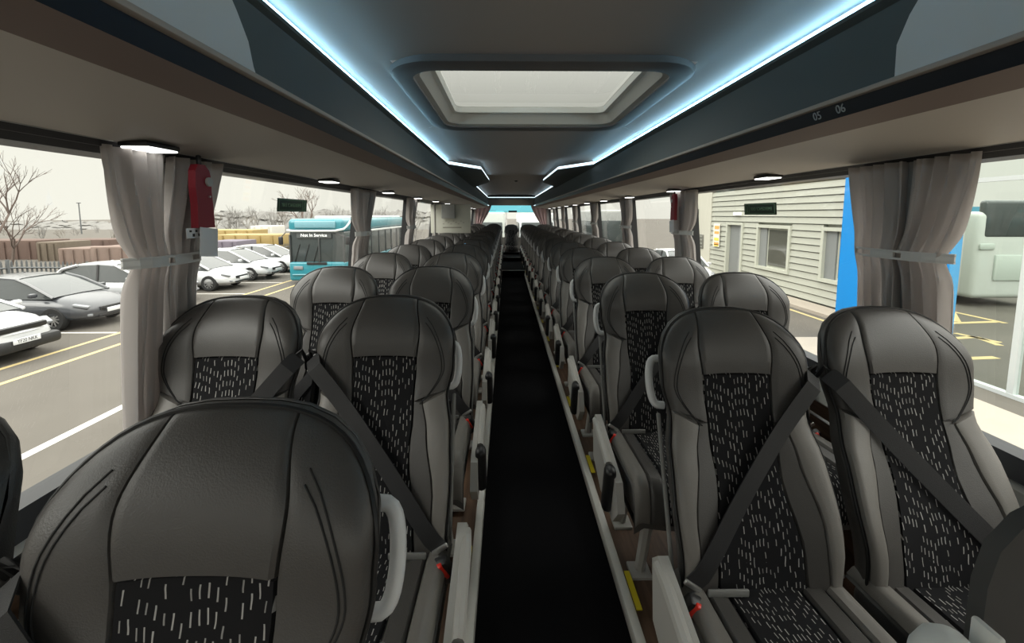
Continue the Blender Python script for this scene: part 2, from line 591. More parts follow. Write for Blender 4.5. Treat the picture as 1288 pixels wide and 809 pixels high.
# overhead racks
def inner_x(y):
    pts = [(Y0, 0.733), (4.45, 0.733), (4.95, 0.43), (6.6, 0.405), (6.75, 0.42), (7.7, 0.70), (13.1, 0.70), (Y1, 0.70)]
    for i in range(len(pts) - 1):
        if y <= pts[i + 1][0]:
            t = (y - pts[i][0]) / (pts[i + 1][0] - pts[i][0])
            return pts[i][1] + t * (pts[i + 1][1] - pts[i][1])
    return pts[-1][1]
for sgn, side in ((-1, 'left'), (1, 'right')):
    S = lambda x: sgn * x
    rk = thing('luggage_rack', 'long overhead luggage rack along the %s windows, slate front and taupe underside' % side, 'luggage rack', (sgn * 0.9, Y0, 1.6))
    pi_ = Matrix.Translation((-sgn * 0.9, -Y0, -1.6))
    def rp_(o):
        o.parent = rk
        o.matrix_parent_inverse = pi_
        return o
    ys = [0.92, 2, 3.2, 4.45, 4.6, 4.8, 4.95, 5.8, 6.6, 6.68, 6.75, 7.2, 7.7, 9.4, 11, 12.5, Y1]
    def sect(y):
        i_ = inner_x(y)
        o_ = max(i_, 0.733)
        return [(S(o_ + 0.07), 1.935), (S(o_ + 0.012), 1.935), (S(i_ + 0.012), 1.935), (S(i_), 1.942), (S(i_), 1.930), (S(i_ + 0.02), 1.918), (S(o_ - 0.004), 1.905), (S(0.722), 1.86), (S(0.705), 1.80), (S(0.682), 1.74), (S(0.668), 1.716), (S(0.70), 1.716)]
    def lofty(ys_):
        m_ = MB()
        secs = [[(p[0], y, p[1]) for p in sect(y)] for y in ys_]
        n_ = len(secs[0])
        vs = [p for q in secs for p in q]
        fs = [(j * n_ + i, j * n_ + i + 1, (j + 1) * n_ + i + 1, (j + 1) * n_ + i) for j in range(len(ys_) - 1) for i in range(n_ - 1)]
        return m_.add(vs, fs)
    rp_(lofty(ys).build('front_panel', rackpan))
    # lighter panel nearest the driver with a bowed rear edge
    m_ = MB()
    n_ = len(sect(0))
    vs = []
    for j in range(9):
        for i, p in enumerate(sect(0)):
            ye = 0.92 + 0.05 * math.sin(PI * min(1, max(0, (1.93 - p[1]) / 0.22))) 
            y = Y0 + (ye - Y0) * j / 8
            off = -0.004 if 5 <= i <= 10 else 0
            vs.append((p[0] + S(off), y, p[1] + off * 0.5))
    fs = [(j * n_ + i, j * n_ + i + 1, (j + 1) * n_ + i + 1, (j + 1) * n_ + i) for j in range(8) for i in range(n_ - 1)]
    m_.add(vs, fs)
    rp_(m_.build('end_panel', rack_light))
    b = MB(); b.rbox((S(0.668), (Y0 + Y1) / 2, 1.711), (0.022, Y1 - Y0, 0.012), 0.004)
    rp_(b.build('lower_trim', taupe_t))
    b = MB(); b.prism([(S(0.672), 1.708), (S(0.685), 1.672), (S(0.72), 1.672), (S(0.72), 1.708)], Y0, 12.2)
    rp_(b.build('service_strip', rack_black, smooth=False))
    b = MB(); b.prism([(S(0.685), 1.672), (S(0.76), 1.652), (S(0.76), 1.70), (S(0.69), 1.70)], Y0, Y1)
    rp_(b.build('lining_strip', rack_brown, smooth=False))
    b = MB(); b.prism([(S(0.76), 1.652), (S(0.95), 1.632), (S(1.125), 1.612), (S(1.125), 1.66), (S(0.76), 1.70)], Y0, Y1)
    rp_(b.build('underside', rack_grey, smooth=True))
    b = MB(); b.tube([(S(1.127), Y0, 1.613), (S(1.127), Y1, 1.613)], 0.003, 6)
    rp_(b.build('silver_line', silver_l))
    b = MB(); b.prism([(S(1.127), 1.613), (S(1.145), 1.598), (S(1.19), 1.598), (S(1.19), 1.64), (S(1.127), 1.64)], Y0, Y1)
    rp_(b.build('curtain_rail', rubber, smooth=False))
    for k in range(11):
        yl = (1.17 if sgn < 0 else 2.05 - 1.15) + 1.15 * k
        b = MB(); b.rbox((S(1.09), yl, 1.609), (0.076, 0.112, 0.014), 0.004)
        q = rp_(b.build('reading_light', blackp))
        b = MB(); b.rbox((S(1.09), yl, 1.601), (0.07, 0.10, 0.006), 0.002)
        o = b.build('lamp_lens', lamp_m)
        o.parent = q
    # the strip lights of the ceiling cove
    b = MB()
    def ledseg(pts, m=None, zz=1.950, w=0.013):
        q = MB()
        n = len(pts)
        vs = []
        for x, y in pts:
            vs.append((S(x + 0.002), y, zz - w / 2))
            vs.append((S(x + 0.010), y, zz + w / 2))
        fs = [(2 * i, 2 * i + 1, 2 * i + 3, 2 * i + 2) for i in range(n - 1)]
        q.add(vs, fs)
        off = [(v[0] + S(0.006), v[1], v[2] - 0.001) for v in vs]
        q.add(off, fs)
        return q
    cl = thing('cove_light', 'glowing blue strip light along the %s edge of the ceiling' % side, 'strip light', (sgn * 0.74, Y0, 1.95), group=None)
    for pts, mm in (([(0.733, Y0), (0.733, 4.45)], led), ([(0.733, 4.45), (0.43, 4.95)], led_w), ([(0.43, 4.95), (0.405, 6.6)], led_w), ([(0.70, 7.75), (0.70, 12.95)], led_w)):
        o = (ledseg(pts) if mm is led else ledseg(pts, None, 1.956, 0.028)).build('led_strip', mm, smooth=False)
        o.parent = cl
        o.matrix_parent_inverse = Matrix.Translation((-sgn * 0.74, -Y0, -1.95))
    b = MB(); b.box((S(0.69), 12.6, 1.705), (0.03, 0.9, 0.012))
    o = b.build('led_strip', led_w); o.parent = cl; o.matrix_parent_inverse = Matrix.Translation((-sgn * 0.74, -Y0, -1.95))
# seat numbers on the right service strip
rk_r = [o for o in bpy.data.objects if o.name.startswith('luggage_rack')][1]
for txt, yy in (('05', 1.165), ('06', 1.085)):
    mt = frame_mtx((0.6775, yy, 1.690), (0, -1, 0), (-0.34, 0, 0.94))
    o = text_obj('seat_number', txt, 0.030, mat('number_grey', (0.34, 0.36, 0.37), 0.6), mt, None)
    o.parent = rk_r
    o.matrix_parent_inverse = Matrix.Translation((-0.9, -Y0, -1.6))
b = MB(); b.box((0, 13.0, 1.945), (1.44, 0.02, 0.012)); o = b.build('rear_cove_light', led_w)
tag(o, 'glowing white strip light running across the ceiling above the rear window', 'strip light')
b = MB(); b.box((0, 13.38, 1.93), (1.5, 0.72, 0.04)); struct('rear_header', b, rackpan)
b = MB(); b.tube([(0.02, 7.6, 2.02), (0.02, 7.6, 2.0)], [0.03, 0.022], 12); o = b.build('ceiling_speaker', blackp)
tag(o, 'small round dark fitting in the ceiling centre toward the rear', 'ceiling fitting')

# rear wall with window
RW = 0.98
b = MB()
for c_, d_ in (((0, 13.79, 0.35), (2.5, 0.08, 0.72)), ((0, 13.79, 1.93), (2.5, 0.08, 0.42)), ((-1.13, 13.79, 1.2), (0.3, 0.08, 1.2)), ((1.13, 13.79, 1.2), (0.3, 0.08, 1.2))):
    b.box(c_, d_)
struct('wall_rear', b, rack_grey)
b = MB(); b.add([(-RW, 13.8, 0.71), (RW, 13.8, 0.71), (RW, 13.8, 1.56), (-RW, 13.8, 1.56)], [(0, 1, 2, 3)]); struct('window_17', b, glass)
b = MB(); b.add([(-RW, 13.79, 1.50), (RW, 13.79, 1.50), (RW, 13.79, 1.73), (-RW, 13.79, 1.73)], [(0, 1, 2, 3)]); struct('window_18', b, glass_blue)
b = MB(); b.rbox((0.05, 13.78, 1.53), (0.27, 0.03, 0.06), 0.01); o = b.build('brake_light', blackp)
tag(o, 'small dark brake light housing at the top of the rear window', 'light')

# front of the coach, behind the camera: header, dash and open windscreen
b = MB(); b.box((0, Y0, 1.98), (2.54, 0.08, 0.34)); b.box((0, Y0, 0.1), (2.54, 0.08, 1.1)); b.box((-1.22, Y0, 1.2), (0.12, 0.08, 1.3)); b.box((1.22, Y0, 1.2), (0.12, 0.08, 1.3))
struct('wall_front', b, rack_grey)
b = MB(); b.add([(-1.16, Y0, 0.65), (1.16, Y0, 0.65), (1.16, Y0, 1.81), (-1.16, Y0, 1.81)], [(0, 1, 2, 3)]); struct('window_19', b, glass)

# ------------------------------------------------------------------ seats (facing -Y towards the camera)
def lerp_t(tab, t):
    if t <= tab[0][0]:
        return tab[0][1]
    for i in range(len(tab) - 1):
        a, b_ = tab[i], tab[i + 1]
        if t <= b_[0]:
            s = (t - a[0]) / (b_[0] - a[0])
            s = s * s * (3 - 2 * s)
            return a[1] + (b_[1] - a[1]) * s
    return tab[-1][1]
SZ0, SH = 0.36, 0.73
W_T = [(0, 0.180), (0.12, 0.198), (0.35, 0.208), (0.50, 0.203), (0.62, 0.187), (0.74, 0.203), (0.84, 0.206), (1.0, 0.206)]
def wid(t):
    return lerp_t(W_T, t)
T_K = 0.64
def t_eff(u, t):
    # the upper corners of the headrest are rounded off
    if t <= T_K:
        return t
    d = 0.20 * (1 - max(0.0, 1 - abs(u) ** 2.7) ** 0.5)
    return T_K + (1 - d - T_K) * (t - T_K) / (1 - T_K)
BOL = [(0, 0.02), (0.25, 0.055), (0.45, 0.055), (0.62, 0.03), (0.80, 0.03), (1, 0.0)]
def yc(t):
    return 0.02 + 0.27 * t - 0.022 * math.exp(-((t - 0.86) / 0.12) ** 2) - 0.018 * math.exp(-((t - 0.28) / 0.16) ** 2)
TH = 0.085
def edge_r(u, t):
    tt = max(0.0, 1 - (max(0, (t - 0.86) / 0.14)) ** 3) ** 0.5
    return (max(0.0, 1 - abs(u) ** 7) ** 0.5) * tt
def fpt(u, t, off=0.0):
    e = t_eff(u, t)
    return Vector((wid(e) * u, yc(e) - lerp_t(BOL, e) * abs(u) ** 2.4 - TH / 2 * edge_r(u, t) + off, SZ0 + SH * e))
def bpt(u, t):
    e = t_eff(u, t)
    return Vector((wid(e) * u, yc(e) - lerp_t(BOL, e) * 0.45 * abs(u) ** 2.4 * (1 if abs(u) < .99 else 2.2) + TH / 2 * edge_r(u, t), SZ0 + SH * e))
A_T = [(0, 0.60), (0.2, 0.54), (0.42, 0.41), (0.62, 0.48), (0.76, 0.46), (0.88, 0.49), (1.0, 0.40)]
B_T = [(0, 0.86), (0.3, 0.78), (0.5, 0.66), (0.66, 0.60)]
T_H = 0.775
def t_w(u):          # lower border of the headrest wings
    return 0.60 + 0.11 * (abs(u) - 0.5)
def patch(fn, nu=10, nv=16, puff=0.004, groove=0.010, wu=0.06, wv=0.12):
    """fn(p,q)->(u,t); pillowed panel whose borders sink into the seams"""
    m = MB()
    def P(p, q):
        u, t = fn(p, q)
        e = fpt(u, t)
        du = min(p, 1 - p) * wu
        dv = min(q, 1 - q) * wv
        k = min(1, min(du, dv) / groove * 2.2)
        k = 1 - (1 - k) ** 2
        e.y += 0.006 * (1 - k) - puff * k
        return e
    def warp(s):
        return 0.5 - 0.5 * math.cos(PI * s)
    m.grid(lambda p, q: P(warp(p), warp(q)), nu, nv)
    return m
def tmax(u):
    return 0.999

def seat(kind, sgn):
    """kind: 'aisle' or 'window'; sgn = +1: belt post on the +x side (right-hand pair's aisle seat)"""
    t = thing('coach_seat', 'seat', 'seat')
    # carcass
    m = MB()
    n = 14
    rows = [i / 30 for i in range(25)] + [0.80 + 0.2 * (1 - (1 - k / 12) ** 2) for k in range(1, 13)]
    rows = sorted(set(rows))
    loop = []
    for j in rows:
        ring = []
        for i in range(n + 1):
            s = -1 + 2 * i / n
            u = math.copysign(1 - (1 - abs(s)) ** 1.7, s)
            p = fpt(u, j); p.y += 0.007
            ring.append(p)
        for i in range(n - 1, 0, -1):
            s = -1 + 2 * i / n
            u = math.copysign(1 - (1 - abs(s)) ** 1.7, s)
            ring.append(bpt(u, j))
        loop.append(ring)
    nr = len(loop[0])
    m.add([p for r_ in loop for p in r_], [(j * nr + i, j * nr + (i + 1) % nr, (j + 1) * nr + (i + 1) % nr, (j + 1) * nr + i) for j in range(len(loop) - 1) for i in range(nr)] + [tuple(range(nr)), tuple(range((len(loop) - 1) * nr, len(loop) * nr))])
    m.build('seat_back', leather, t)
    # front panels
    A = lambda tt: lerp_t(A_T, tt)
    B = lambda tt: lerp_t(B_T, tt)
    def head(p, q):
        tt = T_H + (0.998 - T_H) * q
        return (A(tt) * (2 * p - 1), tt)
    patch(head, 16, 20, 0.009, wu=0.22, wv=0.18).build('headrest_panel', leather, t)
    for e in (-1, 1):
        def wing(p, q, e=e):
            u0 = 1
            tw = t_w(0.5 + 0.5 * p)
            tt = tw + (0.998 - tw) * q
            a = A(tt)
            return (e * (a + (0.985 - a) * p), tt)
        patch(wing, 10, 24, 0.006, wu=0.10, wv=0.22).build('headrest_wing', leather, t)
        def inner(p, q, e=e):
            tt = 0.02 + (0.61 - 0.02) * q
            return (e * (A(tt) + (B(tt) - A(tt)) * p), tt)
        patch(inner, 6, 16, 0.003, wu=0.05, wv=0.4).build('inner_bolster', leather, t)
        def outer(p, q, e=e):
            tt = 0.02 + (t_w(0.6 + 0.4 * p) - 0.008 - 0.02) * q
            return (e * (B(tt) + (0.975 - B(tt)) * p), tt)
        patch(outer, 8, 18, 0.008, wu=0.07, wv=0.4).build('side_bolster', leather_g, t)
    def ins(p, q):
        tt = 0.02 + (T_H - 0.02) * q
        return (A(tt) * (2 * p - 1), tt)
    patch(ins, 12, 20, 0.003, wu=0.2, wv=0.4).build('patterned_insert', dash, t)
    # piping round the rim, twin stitching on the wings
    def rim(tt, e, f=0.999):
        p = fpt(e * f, tt); p.y -= 0.002
        return p
    ts = [i / 26 for i in range(1, 26)]
    pts = [rim(tt, -1) for tt in ts] + [fpt(math.sin(k / 14 * PI / 2) * 0.999, 0.997) + Vector((0, -0.004, 0)) for k in range(-14, 15)] + [rim(tt, 1) for tt in ts[::-1]]
    MB().tube(pts, 0.0038, 6).build('piping', piping_m, t)
    for e in (-1, 1):
        m = MB()
        for d in (0.0, 0.035):
            sp = []
            for k in range(19):
                q = k / 18
                tt = 0.60 + (0.945 - d * 0.6 - 0.60) * q
                u = 0.50 + (0.38 - d) * math.sin(PI * (0.015 + 0.97 * q)) ** 0.5
                pp = fpt(e * u, tt); pp.y -= 0.0065
                sp.append(pp)
            m.tube(sp, 0.0014, 5)
        m.build('stitching', stitch_m, t)
    # cushion
    def cush(x, s, off=0.0):
        # s 0..1 from the rear top to the lower front
        hw = 0.207
        L = 0.40
        if s < 0.7:
            y = 0.06 - (L + 0.02) * s / 0.7
            z = 0.428 + 0.025 * (s / 0.7)
        else:
            a = (s - 0.7) / 0.3
            y = 0.06 - L - 0.02 - 0.05 * math.sin(a * PI / 2)
            z = 0.453 - 0.02 * a - 0.13 * a ** 1.7
        k = abs(x) / hw
        z += 0.022 * k ** 2.5 - 0.03 * max(0, (k - 0.85) / 0.15) ** 2
        return Vector((x, y, z + off))
    m = MB()
    m.grid(lambda p, q: cush((2 * p - 1) * 0.207, q, -0.008), 12, 16)
    m.rbox((0, -0.165, 0.362), (0.40, 0.44, 0.10), 0.03, 3)
    m.build('seat_cushion', leather, t)
    def cpatch(x0, x1, s0, s1, nm, mt, puff=0.005):
        q_ = MB()
        def P(p, q):
            p = 0.5 - 0.5 * math.cos(PI * p); q = 0.5 - 0.5 * math.cos(PI * q)
            fl = 0.02 * q
            xa, xb = x0, x1
            e = cush(xa + (xb - xa) * p, s0 + (s1 - s0) * q)
            k = min(1, min(min(p, 1 - p) * abs(x1 - x0), min(q, 1 - q) * 0.5) / 0.008)
            k = 1 - (1 - k) ** 2
            e.z += puff * k - 0.006 * (1 - k)
            if s0 + (s1 - s0) * q > 0.8:
                e.y -= 0.004 * k
            return e
        q_.grid(P, 8, 16)
        q_.build(nm, mt, t)
    cpatch(-0.093, 0.093, 0, 0.98, 'cushion_insert', dash, 0.003)
    for e in (-1, 1):
        cpatch(e * 0.096, e * 0.148, 0, 0.98, 'cushion_inner_bolster', leather)
        cpatch(e * 0.150, e * 0.203, 0, 0.98, 'cushion_side_bolster', leather_g, 0.008)
    # frame and legs
    m = MB()
    m.rbox((0, -0.15, 0.292), (0.38, 0.40, 0.05), 0.012)
    m.build('seat_frame', blackp, t)
    for yy in (-0.26, 0.0):
        m = MB()
        m.tube([(sgn * 0.02 - 0.12 * sgn, yy, 0.28), (-0.13 * sgn, yy + 0.01, 0.02)], [0.024, 0.020], 8)
        m.rbox((-0.13 * sgn, yy + 0.01, 0.008), (0.08, 0.08, 0.016), 0.004)
        m.build('leg', greyp, t)
    # belt post between the pair
    px = sgn * 0.2205
    m = MB()
    m.rbox((px, 0.155, 0.54), (0.016, 0.05, 0.76), 0.005, 2, rot=(-0.37, 0, 0))
    m.build('belt_post', blackp, t)
    m = MB()
    m.rbox((px, 0.235, 0.895), (0.022, 0.07, 0.05), 0.008, 2)
    m.tube([(px - sgn * 0.025, 0.19, 0.895), (px - sgn * 0.028, 0.175, 0.93), (px, 0.17, 0.945), (px + sgn * 0.004, 0.19, 0.91)], 0.006, 6)
    m.build('belt_guide', blackp, t)
    # diagonal webbing lying over the front of the back
    bx0, bt0 = sgn * 0.19, 0.72
    bx1, bt1 = -sgn * 0.182, 0.15
    m = MB()
    N = 22
    cl_ = []
    for i in range(N + 1):
        s = i / N
        x = bx0 + (bx1 - bx0) * s
        tt = bt0 + (bt1 - bt0) * s
        w_ = wid(tt)
        u = max(-0.97, min(0.97, x / w_))
        p = fpt(u, tt)
        p.x = x
        # the belt spans hollows: blend with the straight chord
        cl_.append(p)
    a0 = Vector((sgn * 0.212, 0.175, 0.925)); cl_[0] = a0
    e0 = cl_[-1]
    chord = lambda s: a0.lerp(e0, s)
    out = []
    for i, p in enumerate(cl_):
        c = chord(i / N)
        yy = min(p.y - 0.014, c.y - 0.012) if 0 < i < N else p.y - 0.010
        out.append(Vector((c.x, yy, c.z)))
    # smooth
    for _ in range(3):
        out = [out[0]] + [Vector((out[i].x, min(out[i].y, (out[i - 1].y + out[i + 1].y) / 2), out[i].z)) for i in range(1, N)] + [out[-1]]
    d = (e0 - a0); d.normalize()
    side = Vector((d.z, 0, -d.x)); side.normalize()
    vs = []
    for p in out:
        for k in (-1, 1):
            vs.append(p + side * 0.024 * k)
    for p in out:
        for k in (-1, 1):
            vs.append(p + side * 0.024 * k + Vector((0, 0.003, 0)))
    M_ = 2 * (N + 1)
    fs = [(2 * i, 2 * i + 1, 2 * i + 3, 2 * i + 2) for i in range(N)] + [(M_ + 2 * i, M_ + 2 * i + 2, M_ + 2 * i + 3, M_ + 2 * i + 1) for i in range(N)]
    fs += [(2 * i, 2 * i + 2, M_ + 2 * i + 2, M_ + 2 * i) for i in range(N)] + [(2 * i + 1, M_ + 2 * i + 1, M_ + 2 * i + 3, 2 * i + 3) for i in range(N)]
    m.add(vs, fs)
    m.build('belt_webbing', belt_m, t, smooth=True)
    # latch, buckle with its red button
    e1 = out[-1]
    m = MB()
    m.rbox((e1.x - sgn * 0.004, e1.y - 0.004, e1.z - 0.002), (0.048, 0.008, 0.014), 0.003, rot=(0, sgn * 0.6, 0))
    m.build('belt_tongue', steel, t)
    bk = MB().rbox((e1.x - sgn * 0.016, e1.y - 0.022, e1.z - 0.046), (0.052, 0.030, 0.080), 0.008, 2, rot=(0.3, sgn * 0.45, 0)).build('buckle', blackp, t)
    MB().rbox((e1.x - sgn * 0.014, e1.y - 0.040, e1.z - 0.034), (0.020, 0.014, 0.052), 0.004, rot=(0.3, sgn * 0.45, 0)).build('red_button', redp, bk)
    # metal stay between the cushion and the back
    m = MB(); m.rbox((-sgn * 0.10, -0.03, 0.452), (0.10, 0.008, 0.018), 0.003); m.build('steel_bar', mat('rail_grey', (0.20, 0.20, 0.19), 0.5), t)
    if kind == 'aisle':
        hx = -sgn
        m = MB()
        hp = []
        for k in range(15):
            a = PI * k / 14
            rr = 0.038 * math.sin(a) ** 0.45
            hp.append((hx * (0.170 + rr), 0.268 + 0.024 * (-math.cos(a)), 0.865 - 0.064 * math.cos(a)))
        m.tube(hp, 0.0115, 10)
        m.build('grab_handle', handle_m, t)
        # aisle side cover and armrest
        m = MB()
        pr = [(-0.37, 0.33), (-0.33, 0.42), (-0.10, 0.47), (0.03, 0.50), (0.07, 0.46), (0.05, 0.30), (-0.10, 0.24), (-0.30, 0.25)]
        xa = hx * 0.226
        m.prism(pr, xa, xa + hx * 0.026, axis='X')
        m.build('side_cover', greyp, t, smooth=False)
        m = MB()
        m.rbox((hx * 0.262, -0.27, 0.36), (0.042, 0.055, 0.20), 0.02, 3, rot=(0.25, 0, 0))
        m.build('armrest', blackp, t)
        m = MB(); m.tube([(hx * 0.258, -0.25, 0.44), (hx * 0.256, -0.05, 0.485), (hx * 0.252, 0.03, 0.475)], [0.014, 0.015, 0.012], 8)
        m.build('armrest_arm', greyp, t)
        m = MB(); m.lathe([(0.0, 0.0), (0.03, 0.0), (0.03, 0.01), (0.0, 0.012)], 14, (hx * 0.25, 0.0, 0.46), 'X')
        m.build('pivot_cap', greyp, t)
        m = MB(); m.rbox((hx * 0.200, 0.13, 0.60), (0.010, 0.014, 0.42), 0.004, rot=(-0.37, 0, 0)); m.build('side_rail', mat('rail_grey', (0.20, 0.20, 0.19), 0.5), t)
    return t

ORD = ['first', 'second', 'third', 'fourth', 'fifth', 'sixth', 'seventh', 'eighth', 'ninth', 'tenth', 'eleventh', 'twelfth', 'thirteenth', 'fourteenth', 'fifteenth', 'sixteenth', 'seventeenth']
PROTO = {}
for kind in ('aisle', 'window'):
    for side, sg in (('left', -1), ('right', 1)):
        s = sg if kind == 'aisle' else -sg
        PROTO[(kind, side)] = seat(kind, s)
bpy.context.view_layer.update()
TREES = {k: tree_of(v) for k, v in PROTO.items()}
used = set()
def place_seat(kind, side, x, y, z, label, group, rear=False):
    k = (kind, side)
    if k not in used:
        used.add(k)
        o = PROTO[k]
        o.location = (x, y, z)
        o['label'] = label
        o['group'] = group
        return o
    tr = [c for c in TREES[k] if not (rear and c[0].name.split('.')[0] in ('leg', 'seat_frame', 'belt_post', 'side_cover', 'armrest', 'armrest_arm', 'pivot_cap'))]
    return copy_tree(PROTO[k], tr, (x, y, z), None, label, group)
for side, sg, y0, nrow in (('left', -1, 0.56, 16), ('right', 1, 1.24, 15)):
    for r_ in range(nrow):
        yy = y0 + 0.78 * r_ - 0.265
        for kind, xx in ((('aisle', 0.512), ('window', 0.978)) if side == 'left' else (('aisle', 0.487), ('window', 0.953))):
            if side == 'left' and kind == 'aisle' and r_ == 0:
                lab = 'black leather aisle seat nearest the camera, its huge headrest filling the lower left'
            elif side == 'left' and r_ == 0:
                lab = 'black leather seat cut off by the left edge, nearest the left window'
            else:
                lab = 'black leather seat with dashed insert, %s row on the %s, %s' % (ORD[r_], side, 'beside the aisle' if kind == 'aisle' else 'beside the window')
            place_seat(kind, side, sg * xx, yy, 0.085 if side == 'left' else 0.065, lab, 'coach seats on the %s of the aisle' % side)
b = MB(); b.rbox((0, 12.95, 0.29), (2.3, 0.5, 0.06), 0.01); o = b.build('rear_bench', shell_m)
tag(o, 'dark raised plinth carrying the rear row of seats', 'plinth')
for i, xx in enumerate((-0.95, -0.487, 0.0, 0.487, 0.95)):
    place_seat('aisle' if abs(xx) < 0.6 else 'window', 'left' if xx < 0 else 'right', xx, 12.95, 0.04,
               'black leather seat in the rear row, ' + ['at the left window', 'second from the left window', 'facing straight up the aisle', 'second from the right window', 'at the right window'][i], 'seats of the rear row', True)

# ------------------------------------------------------------------ curtains
random.seed(5)
def curtain(y_top0, y_top1, y_mid0, y_mid1, y_bot0, y_bot1, sgn, folds=5, m=curtain_m, zt=1.60, zm=1.30, zb=0.79, seed=0):
    q = MB()
    def P(u, v):
        z = zt + (zb - zt) * v
        if z > zm:
            s = (zt - z) / (zt - zm)
            s = s ** 1.35
            a = y_top0 + (y_mid0 - y_top0) * s
            c = y_top1 + (y_mid1 - y_top1) * s
        else:
            s = (zm - z) / (zm - zb)
            s = 1 - (1 - s) ** 2
            a = y_mid0 + (y_bot0 - y_mid0) * s
            c = y_mid1 + (y_bot1 - y_mid1) * s
        pinch = math.exp(-((z - zm) / 0.05) ** 2)
        amp = 0.015 * (1 - 0.6 * pinch) + 0.003
        ph = seed * 1.7 + 0.8 * math.sin(z * 4 + seed)
        f = math.sin(u * folds * 2 * PI + ph) + 0.35 * math.sin(u * folds * 4.7 * PI + ph * 2 + z * 5)
        x = xw(z) - 0.038 - amp * f - 0.018 * pinch
        y = a + (c - a) * (u + 0.02 * math.sin(u * folds * 2 * PI + 1.2))
        return (sgn * x, y, z)
    q.grid(P, 44, 34)
    return q
for sgn, side in ((-1, 'left'), (1, 'right')):
    for i, yp in enumerate(PILS[sgn][1:-1]):
        yp = yp - (0.09 if sgn < 0 else 0.04)
        nth = ORD[i]
        wd = 0.215 if i < 2 else 0.19
        for e in (-1, 1):
            a0, a1 = (yp - wd, yp - 0.01) if e < 0 else (yp + 0.01, yp + wd)
            mw = 0.155 if sgn > 0 else 0.118
            ym = yp + (0.035 if sgn > 0 else -0.01)
            m0, m1 = (ym - mw, ym + 0.002) if e < 0 else (ym - 0.002, ym + mw)
            b0, b1 = (ym - mw - 0.005, ym - 0.01) if e < 0 else (ym + 0.005, ym + mw + 0.01)
            q = curtain(a0, a1, m0, m1, b0, b1, sgn, 4, seed=i * 2 + (e > 0) + (7 if sgn > 0 else 0))
            o = q.build('curtain', curtain_m)
            so = o.modifiers.new('t', 'SOLIDIFY'); so.thickness = 0.003
            tag(o, 'grey pleated curtain, %s half at the %s %s window pillar' % ('nearer' if e < 0 else 'farther', nth, side), 'curtain', 'grey curtains on the window pillars')
        q = MB()
        xt = xw(1.30) - 0.092
        pts = []
        for k in range(13):
            s = k / 12
            pts.append((sgn * (xt + 0.05 * (2 * s - 1) ** 4), ym - mw - 0.02 + (2 * mw + 0.04) * s))
        for (z0, z1) in ((1.285, 1.292), (1.308, 1.315)):
            vs = []
            for (x, y) in pts:
                for (dx, zz) in ((0, z0), (0, z1), (0.006, z1), (0.006, z0)):
                    vs.append((x + sgn * dx, y, zz))
            n = len(pts)
            fs = [(4 * a + k, 4 * a + (k + 1) % 4, 4 * a + 4 + (k + 1) % 4, 4 * a + 4 + k) for a in range(n - 1) for k in range(4)]
            fs += [(0, 1, 2, 3), (4 * n - 4, 4 * n - 3, 4 * n - 2, 4 * n - 1)]
            q.add(vs, fs)
        for (a, c) in ((0, 4), (5, 8), (11, 12)):
            for k in range(a, c):
                x, y = pts[k]; x2, y2 = pts[k + 1]
                q.add([(x, y, 1.29), (x, y, 1.31), (x2, y2, 1.31), (x2, y2, 1.29), (x + sgn * .005, y, 1.29), (x + sgn * .005, y, 1.31), (x2 + sgn * .005, y2, 1.31), (x2 + sgn * .005, y2, 1.29)], [(0, 1, 2, 3), (4, 7, 6, 5), (0, 4, 5, 1), (3, 2, 6, 7), (1, 5, 6, 2), (0, 3, 7, 4)])
        o = q.build('tieback', tie_m, smooth=False)
        tag(o, 'pale slotted tieback across the curtains of the %s %s window pillar' % (nth, side), 'tieback', 'curtain tiebacks')

# red holders and cards on the pillars
def red_holder(sgn, y, lab, cardlab, sc=1.0):
    x = sgn * (xw(1.48) - 0.10)
    t = thing('emergency_hammer_holder', lab, 'holder', (x, y, 1.39))
    m = MB()
    pr = [(-0.037, 0.0), (0.037, 0.0), (0.035, 0.07), (0.032, 0.115), (0.034, 0.15), (0.028, 0.175), (0.010, 0.19), (-0.02, 0.19), (-0.032, 0.17), (-0.036, 0.12), (-0.033, 0.07)]
    m.prism(pr, -0.011, 0.011, axis='X')
    m.build('holder_body', red_cl, t, smooth=False)
    m = MB(); m.lathe([(0, 0), (0.014, 0), (0.014, 0.006), (0, 0.008)], 14, (-sgn * 0.012, 0.018, 0.14), 'X'); m.build('round_boss', greyp, t)
    m = MB(); m.lathe([(0, -0.004), (0.003, -0.004), (0.003, 0.004), (0, 0.004)], 8, (-sgn * 0.014, 0.015, 0.095), 'X'); m.build('stud', steel, t)
    m = MB(); m.rbox((0, 0, 0.204), (0.012, 0.012, 0.03), 0.004); m.build('hook', blackp, t)
    c = MB(); c.rbox((0, 0, 0), (0.003, 0.078, 0.088), 0.001, rot=(R(-6 * 1), 0, 0))
    o = c.build('hanging_card', paper)
    o.location = (x - sgn * 0.012, y + 0.002, 1.345)
    tag(o, cardlab, 'card')
    return t
red_holder(-1, 1.335, 'red plastic hammer holder hanging between the curtains of the first left pillar', 'blank white card hanging below the red holder, first left pillar')
red_holder(1, 3.16, 'red plastic hammer holder hanging on the second right pillar', 'white card hanging below the red holder, second right pillar')
b = MB(); b.rbox((-1.085, 1.30, 1.375), (0.003, 0.065, 0.03), 0.001); o = b.build('pillar_notice', paper)
tag(o, 'tiny notice with dark print under the red holder on the left pillar', 'notice')
for k in range(4):
    bb = MB(); bb.box((-1.0828, 1.282 + 0.012 * k, 1.375 + 0.006 * (-1) ** k), (0.001, 0.008, 0.006 + 0.003 * (k % 2))); bb.build('print_mark', blackp, o)

